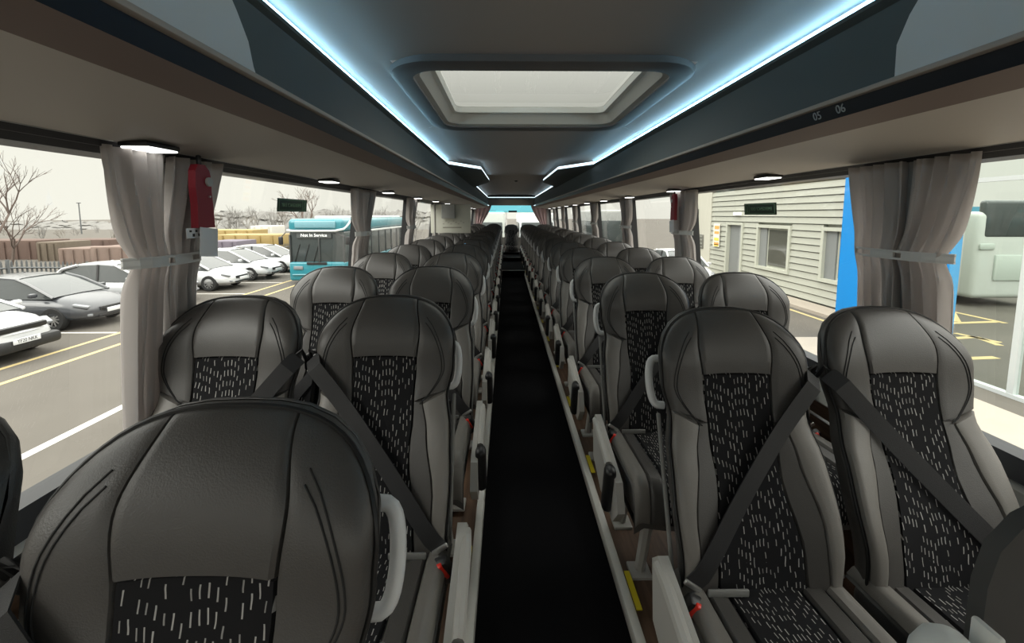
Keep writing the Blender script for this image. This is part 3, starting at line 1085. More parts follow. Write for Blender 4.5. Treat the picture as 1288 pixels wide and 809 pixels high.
# pinkish curtains beside the rear window
for e in (-1, 1):
    q = MB()
    def P(u, v, e=e):
        z = 1.72 + (0.95 - 1.72) * v
        s = min(1, v / 0.75) ** 1.3
        x0 = 0.62 + 0.30 * s
        x1 = 1.12
        y = 13.62 + 0.02 * math.sin(u * 22 + v)
        return (e * (x0 + (x1 - x0) * u), y, z)
    q.grid(P, 30, 20)
    o = q.build('curtain', curtain_p)
    o.modifiers.new('t', 'SOLIDIFY').thickness = 0.003
    tag(o, 'pinkish curtain drawn back at the %s corner of the rear window' % ('left' if e < 0 else 'right'), 'curtain', 'curtains of the rear window')

# emergency stickers on the second windows
stk_m = mat('sticker_green_black', (0.020, 0.045, 0.022), 0.5)
stk_l = mat('sticker_pale_green', (0.22, 0.36, 0.22), 0.6)
for sgn, yc_, zc_, side in ((-1, 2.14, 1.475, 'left'), (1, 2.29, 1.46, 'right')):
    x = sgn * (xw(zc_) + 0.018)
    W_, H_ = (0.29, 0.062)
    lean = math.atan((XB - XT) / (ZH - ZS)) * sgn
    t = thing('exit_sticker', 'dark green emergency exit sticker on the second %s window, read from behind' % side, 'sticker', (x, yc_, zc_))
    t.rotation_euler = (0, -lean, 0)
    MB().rbox((0, 0, 0), (0.003, W_, H_), 0.001).build('sticker_plate', stk_m, t)
    dx = -sgn * 0.0025
    m = MB()
    m.box((dx, 0, 0.025), (0.001, W_ - 0.03, 0.003)); m.box((dx, 0, -0.025), (0.001, W_ - 0.03, 0.003))
    m.box((dx, W_ / 2 - 0.012, 0), (0.001, 0.003, 0.05)); m.box((dx, -W_ / 2 + 0.012, 0), (0.001, 0.003, 0.05))
    m.box((dx, W_ / 2 - 0.05, 0), (0.001, 0.003, 0.05))
    m.build('sticker_border', stk_l, t)
    xd = (0, 1, 0) if sgn < 0 else (0, -1, 0)
    mt = frame_mtx((dx, -0.015, 0), (0, 1, 0) if sgn < 0 else (0, -1, 0), (0, 0, 1))
    text_obj('sticker_lettering', 'EMERGENCY EXIT', 0.024, stk_l, mt, t, mirror=True)
    m = MB()                     # running figure
    yb = W_ / 2 - 0.031
    m.box((dx, yb, 0.014), (0.001, 0.007, 0.007)); m.box((dx, yb, 0.0), (0.001, 0.006, 0.018), rot=(0.3, 0, 0))
    m.box((dx, yb + 0.006, -0.014), (0.001, 0.004, 0.016), rot=(0.6, 0, 0)); m.box((dx, yb - 0.005, -0.013), (0.001, 0.004, 0.016), rot=(-0.5, 0, 0))
    m.build('running_figure', stk_l, t)

# cream partition screen hanging at the left, half way down, with a grey box
cream = mat('cream_screen', (0.58, 0.58, 0.50), 0.5)
t = thing('partition_screen', 'cream partition screen hanging below the left rack half way down the coach', 'screen', (-0.93, 6.05, 1.16))
MB().rbox((0, 0, 0.21), (0.56, 0.02, 0.40), 0.01).build('screen_panel', cream, t)
MB().box((0.02, -0.0115, 0.09), (0.26, 0.002, 0.018)).build('lower_marking', mat('faded_print', (0.30, 0.29, 0.24), 0.7), t)
m = MB()
for k in range(9):
    m.box((-0.10 + 0.035 * k, -0.0115, 0.14 + 0.02 * ((k * 5) % 3)), (0.02, 0.002, 0.008))
m.build('faded_print', mat('faded_print', (0.3, 0.3, 0.25)), t)
t2 = MB().rbox((-0.955, 5.99, 1.475), (0.185, 0.07, 0.20), 0.012).build('grey_box', mat('box_grey', (0.33, 0.34, 0.33), 0.5))
t2.name = 'monitor_housing'
tag(t2, 'plain grey square housing hanging in front of the cream screen', 'monitor')
for k, dx_ in enumerate((-0.10, -0.01)):
    o = MB().rbox((-0.93 + dx_, 6.04, 1.115), (0.065, 0.01, 0.075), 0.004).build('notice_card', paper)
    tag(o, ['left', 'right'][k] + ' one of two small pale cards under the cream screen', 'card')
    MB().box((-0.93 + dx_, 6.034, 1.115), (0.02, 0.003, 0.045)).build('printed_bar', mat('faded_print', (0.3, 0.3, 0.25)), o)
t3 = MB().rbox((-1.155, 6.05, 1.16), (0.02, 0.05, 1.0), 0.006).build('screen_post', greyp, t)
t3.location = (0.93, -6.05, -1.16)

# dark bulkhead panel and white moulding at the lower right
bulk = mat('bulkhead_charcoal', (0.055, 0.055, 0.053), 0.6, spec=0.3)
t = thing('bulkhead_panel', 'plain charcoal bulkhead panel at the lower right corner, close to the camera', 'panel', (0.010, 0.45, 0.065))
m = MB()
pr = [(0.386, 0.0), (0.388, 0.94), (0.398, 0.985), (0.425, 1.02), (0.47, 1.045), (0.56, 1.06), (0.92, 1.065), (0.92, 0.0)]
m.prism(pr, -0.009, 0.009, axis='Y')
m.build('panel_board', bulk, t)
t = thing('moulded_post', 'white rounded plastic moulding poking up at the bottom edge, right of the aisle', 'moulding', (0.337, 0.42, 0.07))
m = MB()
m.lathe([(0.0, 0.903), (0.014, 0.900), (0.025, 0.890), (0.033, 0.870), (0.035, 0.84), (0.035, 0.0)], 24, (0, 0, 0))
m.build('rounded_cover', ledge_m, t)
MB().rbox((0.041, 0.0, 0.455), (0.008, 0.03, 0.91), 0.003).build('side_flange', ledge_m, t)

# ------------------------------------------------------------------ outside: yard
b = MB(); b.box((0, 60, GZ - 0.05), (500, 500, 0.1)); g = struct('ground', b, asphalt)
def strip(x0, x1, y0, y1, m, nm, z=0.004, parent=g):
    q = MB(); q.box(((x0 + x1) / 2, (y0 + y1) / 2, GZ + z / 2), (abs(x1 - x0), abs(y1 - y0), z))
    return q.build(nm, m, parent, smooth=False)
LX = lambda x: x + CX
strip(LX(-9.36), LX(-9.24), -5, 45, line_y, 'yellow_line')
strip(LX(-10.26), LX(-10.14), -5, 45, line_y, 'yellow_line')
strip(LX(-6.3), LX(-6.15), -5, 9, line_w, 'white_line')
for yy in (11.2, 14.0, 16.8, 19.6, 22.4, 8.3):
    strip(LX(-15.4), LX(-10.3), yy - 0.05, yy + 0.05, line_w, 'bay_line')
strip(LX(9.25), LX(9.37), 10, 40, line_y, 'yellow_line')
strip(LX(2.2), LX(7.9), -6, 10.5, concrete, 'concrete_apron', 0.02)
strip(LX(9.6), LX(10.45), 10.9, 60, concrete, 'footway', 0.10)
def rod(a, c, w, m, nm='reflected_hatch_line'):
    a = Vector(a); c = Vector(c)
    d = c - a
    q = MB(); q.box(((a.x + c.x) / 2, (a.y + c.y) / 2, GZ + 0.003), (d.length, w, 0.006), rot=(0, 0, math.atan2(d.y, d.x)))
    return q.build(nm, m, g, smooth=False)
def gpt(u, v):
    zc = 540 * 3.1 / (v - 270)
    return (CX + (u - 637) / 540 * zc, zc, 0)
for p, q_ in (((1200, 392), (1288, 411)), ((1208, 411), (1276, 409)), ((1213, 392), (1224, 409)), ((1222, 424), (1284, 437)), ((1222, 431), (1250, 429)), ((1222, 459), (1281, 457)), ((1250, 429), (1284, 441))):  # yellow hatching added behind the screen, standing in for its reflection
    rod(gpt(*p), gpt(*q_), 0.16, line_y)

# vehicles
def wheel(parent, x, y, r, side, w=0.2):
    q = MB(); q.lathe([(r * 0.62, -w / 2), (r * 0.92, -w / 2), (r, -w * 0.3), (r, w * 0.3), (r * 0.92, w / 2), (r * 0.62, w / 2), (r * 0.62, -w / 2)], 24, (x, y, r), 'Y')
    o = q.build('tyre', mat('tyre_rubber', (0.012, 0.012, 0.012), 0.8), parent)
    q = MB(); q.lathe([(0, side * w * 0.30), (r * 0.16, side * w * 0.34), (r * 0.16, side * w * 0.2)], 14, (x, y, r), 'Y')
    for k in range(10):
        a = 2 * PI * k / 10
        c = Vector((math.cos(a), 0, math.sin(a)))
        q.box((x + c.x * r * 0.37, y + side * w * 0.28, r + c.z * r * 0.37), (r * 0.52, 0.02, 0.035), rot=(0, -a, 0))
    q.lathe([(r * 0.60, side * w * 0.25), (r * 0.66, side * w * 0.42), (r * 0.60, side * w * 0.42)], 24, (x, y, r), 'Y')
    q.build('alloy_rim', mat('alloy', (0.5, 0.5, 0.5), 0.3, metal=0.8), o)
    q = MB(); q.lathe([(0, side * 0.01), (r * 0.6, side * 0.01)], 20, (x, y, r), 'Y')
    q.build('wheel_well', mat('tyre_rubber', (0.012,) * 3), o)

carglass = mat('car_glass', (0.06, 0.066, 0.066), 0.08, spec=0.6)
def car(name, col, colname, loc, rz, label, L=4.3, H=1.46, plate=None, grille_black=False, tall=0.0):
    """nose towards local +X"""
    t = thing(name, label, 'car', loc, rz, None)
    paint = mat('paint_' + colname, col, 0.3, coat=0.6)
    W = 0.90
    n = L / 2
    st_ = [(-n, 0.55, 0.45, 0.80), (-n + 0.10, 0.78, 0.30, 0.95), (-n + 0.35, 0.86, 0.24, 1.0 + tall), (-1.0, W, 0.20, 0.97 + tall), (0, W, 0.20, 0.95 + tall), (0.8, W, 0.20, 0.93 + tall), (1.15, 0.89, 0.21, 0.92 + tall), (1.6, 0.87, 0.22, 0.84 + tall), (n - 0.2, 0.80, 0.24, 0.72 + tall), (n - 0.06, 0.68, 0.26, 0.62 + tall), (n, 0.55, 0.32, 0.54 + tall)]
    q = MB()
    rings = []
    for (x, w, z0, z1) in st_:
        ring = []
        for k in range(20):
            a = 2 * PI * k / 20
            ca, sa = math.cos(a), math.sin(a)
            yy = w * math.copysign(abs(ca) ** 0.45, ca)
            zz = (z0 + z1) / 2 + (z1 - z0) / 2 * math.copysign(abs(sa) ** 0.6, sa)
            if zz > (z0 + z1) / 2:
                yy *= 1 - 0.06 * (zz - (z0 + z1) / 2) / (z1 - z0) * 2
            xx = x
            if x > n - 0.25:
                xx = x - 0.18 * (abs(yy) / W) ** 2
            ring.append((xx, yy, zz))
        rings.append(ring)
    q.add([p for r_ in rings for p in r_], [(j * 20 + i, j * 20 + (i + 1) % 20, (j + 1) * 20 + (i + 1) % 20, (j + 1) * 20 + i) for j in range(len(rings) - 1) for i in range(20)] + [tuple(range(20)), tuple(range((len(rings) - 1) * 20, len(rings) * 20))])
    q.build('body', paint, t)
    # greenhouse
    gs = [(-n + 0.25, 0.95, 0.98), (-n + 0.65, 1.22, 1.30), (-1.2, 1.40, 1.42), (-0.4, H - 0.02, H - 0.02), (0.15, H - 0.05, H - 0.05), (1.25, 0.92, 0.92)]
    prof = [(-n + 0.20, 0.93 + tall), (-n + 0.62, 1.30), (-1.0, H - 0.03), (-0.3, H), (0.25, H - 0.04), (0.62, 1.24), (1.28, 0.90 + tall)]
    q = MB()
    vs = []
    for x, z in prof:
        wt = 0.80 - 0.17 * (z - 0.9) / (H - 0.9)
        vs += [(x, -0.80, 0.85 + tall), (x, -wt, z - 0.02), (x, -wt * 0.8, z), (x, 0, z + 0.015), (x, wt * 0.8, z), (x, wt, z - 0.02), (x, 0.80, 0.85 + tall)]
    m7 = 7
    fs = [(j * m7 + i, j * m7 + i + 1, (j + 1) * m7 + i + 1, (j + 1) * m7 + i) for j in range(len(prof) - 1) for i in range(m7 - 1)]
    q.add(vs, fs)
    q.build('windows', carglass, t)
    q = MB()
    rs = prof[1:5]
    vs = []
    for x, z in rs:
        wt = 0.80 - 0.17 * (z - 0.9) / (H - 0.9)
        vs += [(x, -wt - 0.012, z - 0.05), (x, -wt - 0.005, z - 0.012), (x, -wt * 0.8, z + 0.012), (x, 0, z + 0.028), (x, wt * 0.8, z + 0.012), (x, wt + 0.005, z - 0.012), (x, wt + 0.012, z - 0.05)]
    q.add(vs, [(j * m7 + i, j * m7 + i + 1, (j + 1) * m7 + i + 1, (j + 1) * m7 + i) for j in range(len(rs) - 1) for i in range(m7 - 1)])
    q.build('roof', paint, t)
    for e in (-1, 1):
        MB().tube([(1.30, e * 0.80, 0.88 + tall), (0.62, e * 0.725, 1.235), (0.22, e * 0.655, H - 0.05)], 0.035, 6).build('windscreen_pillar', paint, t)
        MB().tube([(-n + 0.30, e * 0.81, 0.90 + tall), (-n + 0.72, e * 0.72, 1.28), (-1.0, e * 0.66, H - 0.06)], 0.055, 6).build('rear_pillar', paint, t)
        MB().tube([(-0.25, e * 0.805, 0.90 + tall), (-0.32, e * 0.655, H - 0.05)], 0.03, 6).build('door_pillar', blackp, t)
        MB().rbox((0.95, e * 0.97, 0.98 + tall), (0.12, 0.18, 0.12), 0.04).build('door_mirror', paint, t)
        MB().rbox((n - 0.27, e * 0.66, 0.64 + tall), (0.34, 0.20, 0.07), 0.03, rot=(0, 0.28, -e * 0.45)).build('headlamp', mat('headlamp', (0.22, 0.23, 0.24), 0.12), t)
        MB().rbox((n - 0.12, e * 0.58, 0.38), (0.10, 0.14, 0.07), 0.02, rot=(0, 0, -e * 0.35)).build('fog_lamp', mat('headlamp', (0.5, 0.5, 0.5)), t)
        for x in (-1.28, 1.30):
            wheel(t, x, e * 0.80, 0.32, e)
    if grille_black:
        MB().rbox((n - 0.05, 0, 0.64 + tall), (0.10, 0.95, 0.12), 0.03, rot=(0, 0.15, 0)).build('grille', blackp, t)
        MB().rbox((n - 0.10, 0, 0.36), (0.26, 1.50, 0.26), 0.08).build('lower_bumper', mat('car_black_trim', (0.02, 0.02, 0.02), 0.45), t)
    else:
        MB().rbox((n - 0.03, 0, 0.52 + tall * .5), (0.06, 0.80, 0.12), 0.04).build('grille', blackp, t)
        MB().rbox((n - 0.04, 0, 0.33), (0.10, 0.9, 0.07), 0.03).build('lower_intake', blackp, t)
    p = MB().rbox((n + 0.045, 0, 0.46), (0.02, 0.52, 0.115), 0.005).build('number_plate', paper, t)
    if plate:
        text_obj('plate_lettering', plate, 0.11, blackp, frame_mtx((n + 0.057, 0, 0.46), (0, 1, 0), (0, 0, 1)), p, sx_=0.8)
    return t
NX = LX(-11.2) - 2.15
WHITE = (0.60, 0.61, 0.62)
car('parked_car', WHITE, 'white', (NX + 0.95, 9.05, GZ), 0, 'white car with black grille at the left edge, nose towards the coach', H=1.52, plate='YF20 NKK', grille_black=True, tall=0.08)
car('parked_car', (0.045, 0.048, 0.054), 'dark_grey', (NX, 12.2, GZ), 0, 'dark grey hatchback parked beside the white car at the left edge', H=1.42)
car('parked_car', (0.42, 0.43, 0.44), 'silver', (NX - 0.1, 15.2, GZ), 0, 'silver car half hidden behind the first left curtain')
car('parked_car', WHITE, 'white', (NX, 18.2, GZ), 0, 'white hatchback just right of the first left curtain, nearer of the pair')
car('parked_car', WHITE, 'white', (NX, 21.0, GZ), 0, 'white hatchback next to the teal bus, in front of the other white cars')
car('parked_car', (0.62, 0.63, 0.63), 'pale_silver', (NX, 23.8, GZ), 0, 'pale car parked behind the teal bus front, farthest of the row')
car('parked_car', WHITE, 'white', (LX(7.9), 19.5, GZ), R(-90), 'white car parked alongside the right-hand building', H=1.5)

# teal single-deck bus
teal = mat('teal_paint', (0.02, 0.21, 0.26), 0.3, coat=0.5)
teal_l = mat('pale_teal_paint', (0.17, 0.36, 0.42), 0.35, coat=0.4)
busglass = mat('bus_glass', (0.045, 0.055, 0.055), 0.15, spec=0.5)
t = thing('teal_bus', 'teal single-deck service bus facing the camera beyond the left windows', 'bus', (LX(-9.75), 19.2, GZ))
BW, BL, BH = 2.5, 11.5, 2.95
m = MB(); m.rbox((BW / 2, BL / 2 + 0.05, 0.56), (BW, BL, 0.84), 0.08, 3); m.build('lower_body', teal, t)
m = MB(); m.rbox((BW / 2, BL / 2 + 0.1, 1.60), (BW - 0.04, BL - 0.1, 1.5), 0.08, 3); m.build('glazing', busglass, t)
m = MB(); m.rbox((BW / 2, BL / 2 + 0.05, 2.62), (BW, BL, 0.60), 0.20, 5); m.build('roof_dome', teal, t)
m = MB(); m.rbox((BW / 2, BL / 2 + 1.0, 2.96), (BW - 0.5, BL - 2.5, 0.14), 0.05, 3); m.build('roof_pod', mat('pod_white', (0.7, 0.72, 0.7)), t)
m = MB(); m.tube([(-0.02, 0.5, 2.42), (0.0, 0.06, 2.40), (0.25, -0.01, 2.38), (BW - 0.35, -0.01, 2.38), (BW - 0.02, 0.10, 2.46), (BW + 0.01, 0.5, 2.62), (BW + 0.0, 0.9, 2.80)], 0.05, 8); m.build('white_swoosh', mat('pod_white', (0.7, 0.72, 0.7)), t)
m = MB(); m.rbox((BW / 2, 0.02, 2.66), (BW - 0.7, 0.06, 0.30), 0.03); m.build('pale_brow', teal_l, t)
bd = MB().rbox((BW / 2 - 0.1, 0.11, 2.19), (1.55, 0.06, 0.28), 0.02).build('destination_board', mat('board_grey', (0.10, 0.11, 0.11), 0.4), t)
text_obj('destination_lettering', 'Not In Service', 0.20, mat('led_letters', (0.8, 0.8, 0.8), 0.5, emit=(1, 1, 0.95), estr=0.9), frame_mtx((BW / 2 - 0.1, 0.073, 2.18), (1, 0, 0), (0, 0, 1)), bd)
for x in (0.06, BW / 2 + 0.1, BW - 0.06):
    MB().rbox((x, 0.12, 1.55), (0.07, 0.07, 1.3), 0.02).build('windscreen_pillar', mat('bus_pillar', (0.05, 0.055, 0.055), 0.5), t)
for k in range(8):
    MB().rbox((BW - 0.01, 1.3 + 1.35 * k, 1.55), (0.05, 0.09, 1.3), 0.01).build('side_pillar', mat('bus_pillar', (0.05,) * 3), t)
MB().rbox((BW - 0.02, BL / 2 + 2, 2.28), (0.06, BL - 4, 0.10), 0.02).build('cream_band', mat('pod_white', (0.7,) * 3), t)
for x in (0.42, BW - 0.42):
    MB().rbox((x, 0.03, 0.72), (0.42, 0.06, 0.16), 0.04).build('headlamp', mat('headlamp', (0.55,) * 3), t)
MB().rbox((BW / 2, 0.03, 0.92), (0.9, 0.05, 0.12), 0.02).build('front_grille', blackp, t)
MB().rbox((BW / 2, 0.0, 0.42), (BW - 0.3, 0.06, 0.05), 0.02).build('bumper_line', teal_l, t)
for yy in (2.6, 8.6):
    wheel(t, BW - 0.02, yy, 0.46, 1, 0.28)
    kk = [c for c in bpy.data.objects if c.name.startswith('tyre')][-1]
for x, nm in ((-0.22, 'wing_mirror'), (BW + 0.22, 'wing_mirror')):
    m = MB(); m.rbox((x, -0.12, 1.95), (0.18, 0.12, 0.36), 0.04); m.tube([(x, -0.1, 2.1), (x * 0.5 + BW / 4 * (1 if x > 0 else 0), 0.1, 2.3)], 0.02, 6); m.build(nm, blackp, t)
for k in range(3):
    m = MB(); m.rbox((0.35 + 0.42 * k, -0.0 + 0.13, 1.35), (0.02, 0.03, 0.9), 0.005, rot=(0, 0.3, 0)); m.build('wiper', blackp, t)

# palisade fence along the yard, every pale a part
steelf = mat('galvanised', (0.105, 0.112, 0.115), 0.7)
ft = thing('palisade_fence', 'grey steel palisade fence behind the parked cars', 'fence', (LX(-17), 5, GZ))
def ftop(y):
    return lerp_t([(5, 1.60), (14, 1.60), (19, 1.10), (23, 0.75), (33, 0.9), (60, 0.9)], y)
me_p = None
pale = MB()
pale.add([(-0.02, -0.035, -1.4), (0.0, 0.0, -1.4), (-0.02, 0.035, -1.4), (-0.02, -0.035, -0.10), (0.0, 0, -0.06), (-0.02, 0.035, -0.10), (-0.01, 0, 0.0), (-0.024, -0.035, -1.4), (-0.024, 0.035, -1.4), (-0.024, -0.035, -0.1), (-0.024, 0.035, -0.1)],
         [(0, 1, 4, 3), (1, 2, 5, 4), (3, 4, 6), (4, 5, 6), (7, 9, 10, 8), (9, 6, 10)])
p0 = pale.build('pale', steelf, ft, smooth=False, fix=False)
for k in range(240):
    y = 9.0 + 0.155 * k
    o = p0 if k == 0 else p0.copy()
    if k:
        COL.objects.link(o)
    o.parent = ft
    o.location = (0, y - 5, ftop(y) + 0.02 * math.sin(k * 7.1))
for dz in (-0.28, -1.0):
    q = MB(); q.tube([(0.04, y - 5, ftop(y) + dz) for y in range(9, 47)], 0.03, 4); q.build('rail', steelf, ft)
for k in range(14):
    y = 9.2 + 2.75 * k
    q = MB(); q.box((0.06, y - 5, ftop(y) / 2 - 0.3), (0.07, 0.07, ftop(y) + 0.6)); q.build('post', steelf, ft)

# trees, bare in winter
def bare_tree(name, loc, h, label, seed, r0=0.11, lean=0.0, group=None, depth=5, col=(0.13, 0.10, 0.085)):
    rnd = random.Random(seed)
    q = MB()
    def grow(p, d, L, r, dep):
        n = 3
        pts = [p]
        rs = [r]
        cur = p
        for k in range(n):
            d = (d + Vector((rnd.uniform(-1, 1), rnd.uniform(-1, 1), rnd.uniform(-0.1, 0.5))) * 0.13).normalized()
            cur = cur + d * (L / n)
            pts.append(cur)
            rs.append(r * (1 - 0.32 * (k + 1) / n))
        q.tube(pts, rs, 5 if dep > 2 else 3, cap=False)
        if dep == 0:
            return
        nb = rnd.choice((2, 3, 3))
        for _ in range(nb):
            ax = Vector((rnd.uniform(-1, 1), rnd.uniform(-1, 1), rnd.uniform(-0.2, 0.2))).normalized()
            nd = (Matrix.Rotation(rnd.uniform(0.25, 0.75), 3, ax) @ d)
            nd = (nd + Vector((0, 0, 0.12))).normalized()
            at = rnd.choice((pts[-1], pts[-1], pts[-2]))
            grow(at, nd, L * rnd.uniform(0.62, 0.82), r * 0.62, dep - 1)
    grow(Vector((0, 0, -0.1)), Vector((lean, 0, 1)).normalized(), h * 0.30, r0, depth)
    o = q.build(name, mat('bare_bark_%d' % int(col[0] * 100), col, 0.9), fix=False)
    o.location = loc
    tag(o, label, 'tree', group)
    return o
bare_tree('bare_tree', (LX(-23.5), 20.0, GZ), 6.6, 'bare winter tree at the left edge behind the fence', 3, 0.10)
bare_tree('bare_tree', (LX(-30.3), 26.5, GZ), 6.2, 'second bare tree, right of the one at the left edge', 9, 0.08, 0.3)
bare_tree('bare_tree', (LX(-19.0), 41.5, GZ - 0.5), 7.6, 'bare tree rising above the roof of the teal bus', 12, 0.13)

rnd = random.Random(21)
def sky_place(u, zc):
    return LX((u - 637) / 540 * zc)
haze_t = [bare_tree('winter_tree', (0, 0, 0), 7.0, 'x', 40 + k, 0.16, 0.0, None, 6, ((0.20, 0.19, 0.175), (0.25, 0.24, 0.225), (0.22, 0.20, 0.17))[k]) for k in range(3)]  # distance haze put into the bark colours as paler greys
for o in haze_t:
    o.scale = (1, 1, 1)
first = set()
us = [-30, -5, 18, 41, 63, 84, 106, 128, 148, 250, 263, 277, 290, 303, 316, 329, 343, 357, 371, 388, 402, 417, 432, 447, 462, 478, 494, 510, 524]
for k, u in enumerate(us):
    top = rnd.uniform(276, 284) if u < 160 else rnd.uniform(255, 265)
    d = (50, 58, 66, 74)[k % 4]
    hh = 3.1 + (270 - top) / 540 * d + 1.0
    src = haze_t[k % 3]
    o = src if (k % 3) not in first else src.copy()
    if (k % 3) in first:
        COL.objects.link(o)
    first.add(k % 3)
    o.location = (sky_place(u, d), d, GZ - 1.2)
    zs = hh / max(v.co.z for v in src.data.vertices)
    o.scale = (zs * 0.9, zs * 0.9, zs)
    o.rotation_euler = (0, 0, k * 1.3)
    where = 'left of the first curtain' if u < 160 else 'from first curtain to teal bus' if u < 360 else 'beyond the teal bus'
    n_in = [x for x in us if (x < 160) == (u < 160) and (x < 360) == (u < 360)].index(u)
    tag(o, 'hazy distant tree, %s of those %s' % (ORD[n_in], where), 'tree', 'distant trees')
# distant rise
def ridge(x):
    u = 637 + 540 * (x - CX) / 92
    top = 279 if u < 200 else 266
    top += 4.5 * noise.noise(Vector((x * 0.11, 3, 0))) + 3.5 * noise.noise(Vector((x * 0.45, 7, 0))) + 2.2 * noise.noise(Vector((x * 1.6, 9, 0)))
    return EYE + (270 - top) / 540 * 92
q = MB(); q.grid(lambda u, v: (-150 + 150 * u, 90 + 8 * v + 1.5 * noise.noise(Vector((u * 60, v * 9, 2))), GZ - 0.5 + (ridge(-150 + 150 * u) - GZ + 0.5) * v ** 0.6), 500, 10)
o = q.build('woodland', mat('woodland_haze', (0.20, 0.195, 0.185), 1.0, spec=0.0, var=0.12, vscale=1.5))  # the haze is part of this flat grey colour
tag(o, 'hazy grey belt of leafless woodland along the horizon on the left', 'woodland', None, 'stuff')
# rough ground and stacks beyond the fence
rust = mat('rust_brown', (0.105, 0.068, 0.054), 0.9, var=0.3, vscale=1.0)
rust2 = mat('pale_pink_brick', (0.175, 0.125, 0.102), 0.9, var=0.3, vscale=1.0)
ocre = mat('ochre_heap', (0.12, 0.095, 0.07), 0.9, var=0.3)
yel = mat('yellow_trailer', (0.33, 0.235, 0.085), 0.6, var=0.15, vscale=0.6)
i_ = 0
for (u0, u1, v0, v1, d, mm, lab, ct) in (
        (-40, 52, 302, 322, 30, rust, 'dark brown stacked timber behind the fence at the left edge', 'stack'),
        (52, 78, 304, 326, 29, ocre, 'ochre earth heap behind the fence, between the brown stacks', 'heap'),
        (80, 142, 301, 312, 34, rust, 'long rusty red container behind the fence', 'container'),
        (78, 116, 312, 328, 27, rust2, 'pale pink brick stack behind the fence, left one', 'stack'),
        (118, 164, 310, 328, 23.5, rust2, 'pale pink brick stack behind the fence, right one', 'stack'),
        (252, 320, 289, 297, 36, yel, 'long yellow trailer on the left of the far yard', 'trailer'),
        (275, 352, 295, 302, 33, yel, 'lower yellow trailer in front of the far yard trailer', 'trailer'),
        (318, 345, 284, 293, 41, mat('offwhite_box', (0.6, 0.58, 0.52), 0.7), 'off-white box body above the yellow trailers', 'container'),
        (262, 300, 303, 312, 30, mat('purple_grey', (0.15, 0.13, 0.16), 0.8), 'low dark stack under the yellow trailers', 'stack')):
    x0, x1 = sky_place(u0, d), sky_place(u1, d)
    z1 = EYE + (270 - v0) / 540 * d
    z0 = EYE + (270 - v1) / 540 * d - 0.8
    t = thing('yard_stack' if ct != 'trailer' else 'yard_trailer', lab, ct, ((x0 + x1) / 2, d, z0))
    w_ = x1 - x0
    MB().rbox((0, 1.2, (z1 - z0) / 2), (w_, 2.4, z1 - z0), 0.06).build('bulk', mm, t)
    nrib = max(3, int(w_ / 0.8))
    for k in range(nrib):
        MB().box((-w_ / 2 + w_ * (k + 0.5) / nrib, -0.03, (z1 - z0) * 0.55), (0.10, 0.10, (z1 - z0) * 0.8)).build('rib', mm, t)
    i_ += 1
# lamp column
t = thing('lamp_post', 'tall thin lamp post on the skyline left of the first curtain', 'lamp post', (sky_place(110, 70), 70, GZ))
MB().tube([(0, 0, 0), (0, 0, 4.9)], [0.10, 0.07], 6).build('pole', steelf, t)
MB().rbox((0, 0, 4.95), (0.6, 0.2, 0.12), 0.03).build('lamp_head', steelf, t)

# ------------------------------------------------------------------ outside right: clad building
clad = mat('cladding_cream', (0.36, 0.365, 0.31), 0.6)
clad_s = mat('cladding_frame', (0.44, 0.45, 0.38), 0.6)
door_m = mat('door_grey', (0.20, 0.21, 0.205), 0.5)
BX = LX(10.45)
def bz(v, zc):
    return EYE + (270 - v) / 540 * zc
YB0, YB1, YB2 = 11.2, 21.9, 24.6
bl = thing('clad_building', 'pale clad depot building with grey door and windows beyond the right windows', 'building', (BX, YB0, GZ))
def bp_(mb, nm, m, **k):
    o = mb.build(nm, m, None, smooth=False, **k)
    o.parent = bl
    o.matrix_parent_inverse = Matrix.Translation((-BX, -YB0, -GZ))
    return o
q = MB(); q.box((BX + 0.85, (YB0 + YB1) / 2, GZ + 3.2), (1.3, YB1 - YB0, 6.4)); bp_(q, 'core', clad)
q = MB(); q.box((BX + 0.75, (YB1 + YB2) / 2, GZ + 3.2), (1.5, YB2 - YB1, 6.4)); bp_(q, 'plain_wall', mat('plain_wall', (0.47, 0.46, 0.39), 0.7))
openings = [(17.85, 20.05, GZ - 0.1, 1.01 * 1.0 - 0.06), (15.75, 17.2, -0.42, 0.97), (12.55, 14.05, -0.42, 0.97)]
openings[0] = (19.0, 20.2, GZ - 0.1, 0.96)
openings[1] = (15.8, 17.7, -0.67, 0.90)
openings[2] = (12.3, 14.0, -0.67, 0.90)
BOARD = 0.24
zb_ = GZ + 0.12
k = 0
while zb_ < GZ + 6.2:
    segs = [(YB0, YB1)]
    for (oy0, oy1, oz0, oz1) in openings:
        if zb_ + BOARD > oz0 and zb_ < oz1:
            ns_ = []
            for a, c in segs:
                if oy0 - 0.12 > a:
                    ns_.append((a, min(c, oy0 - 0.12)))
                if oy1 + 0.12 < c:
                    ns_.append((max(a, oy1 + 0.12), c))
            segs = ns_
    for a, c in segs:
        q = MB()
        q.prism([(BX + 0.20, zb_ + 0.03), (BX + 0.02, zb_ + 0.03), (BX + 0.06, zb_ + BOARD), (BX + 0.20, zb_ + BOARD)], a, c)
        bp_(q, 'cladding_board', clad)
    zb_ += BOARD
    k += 1
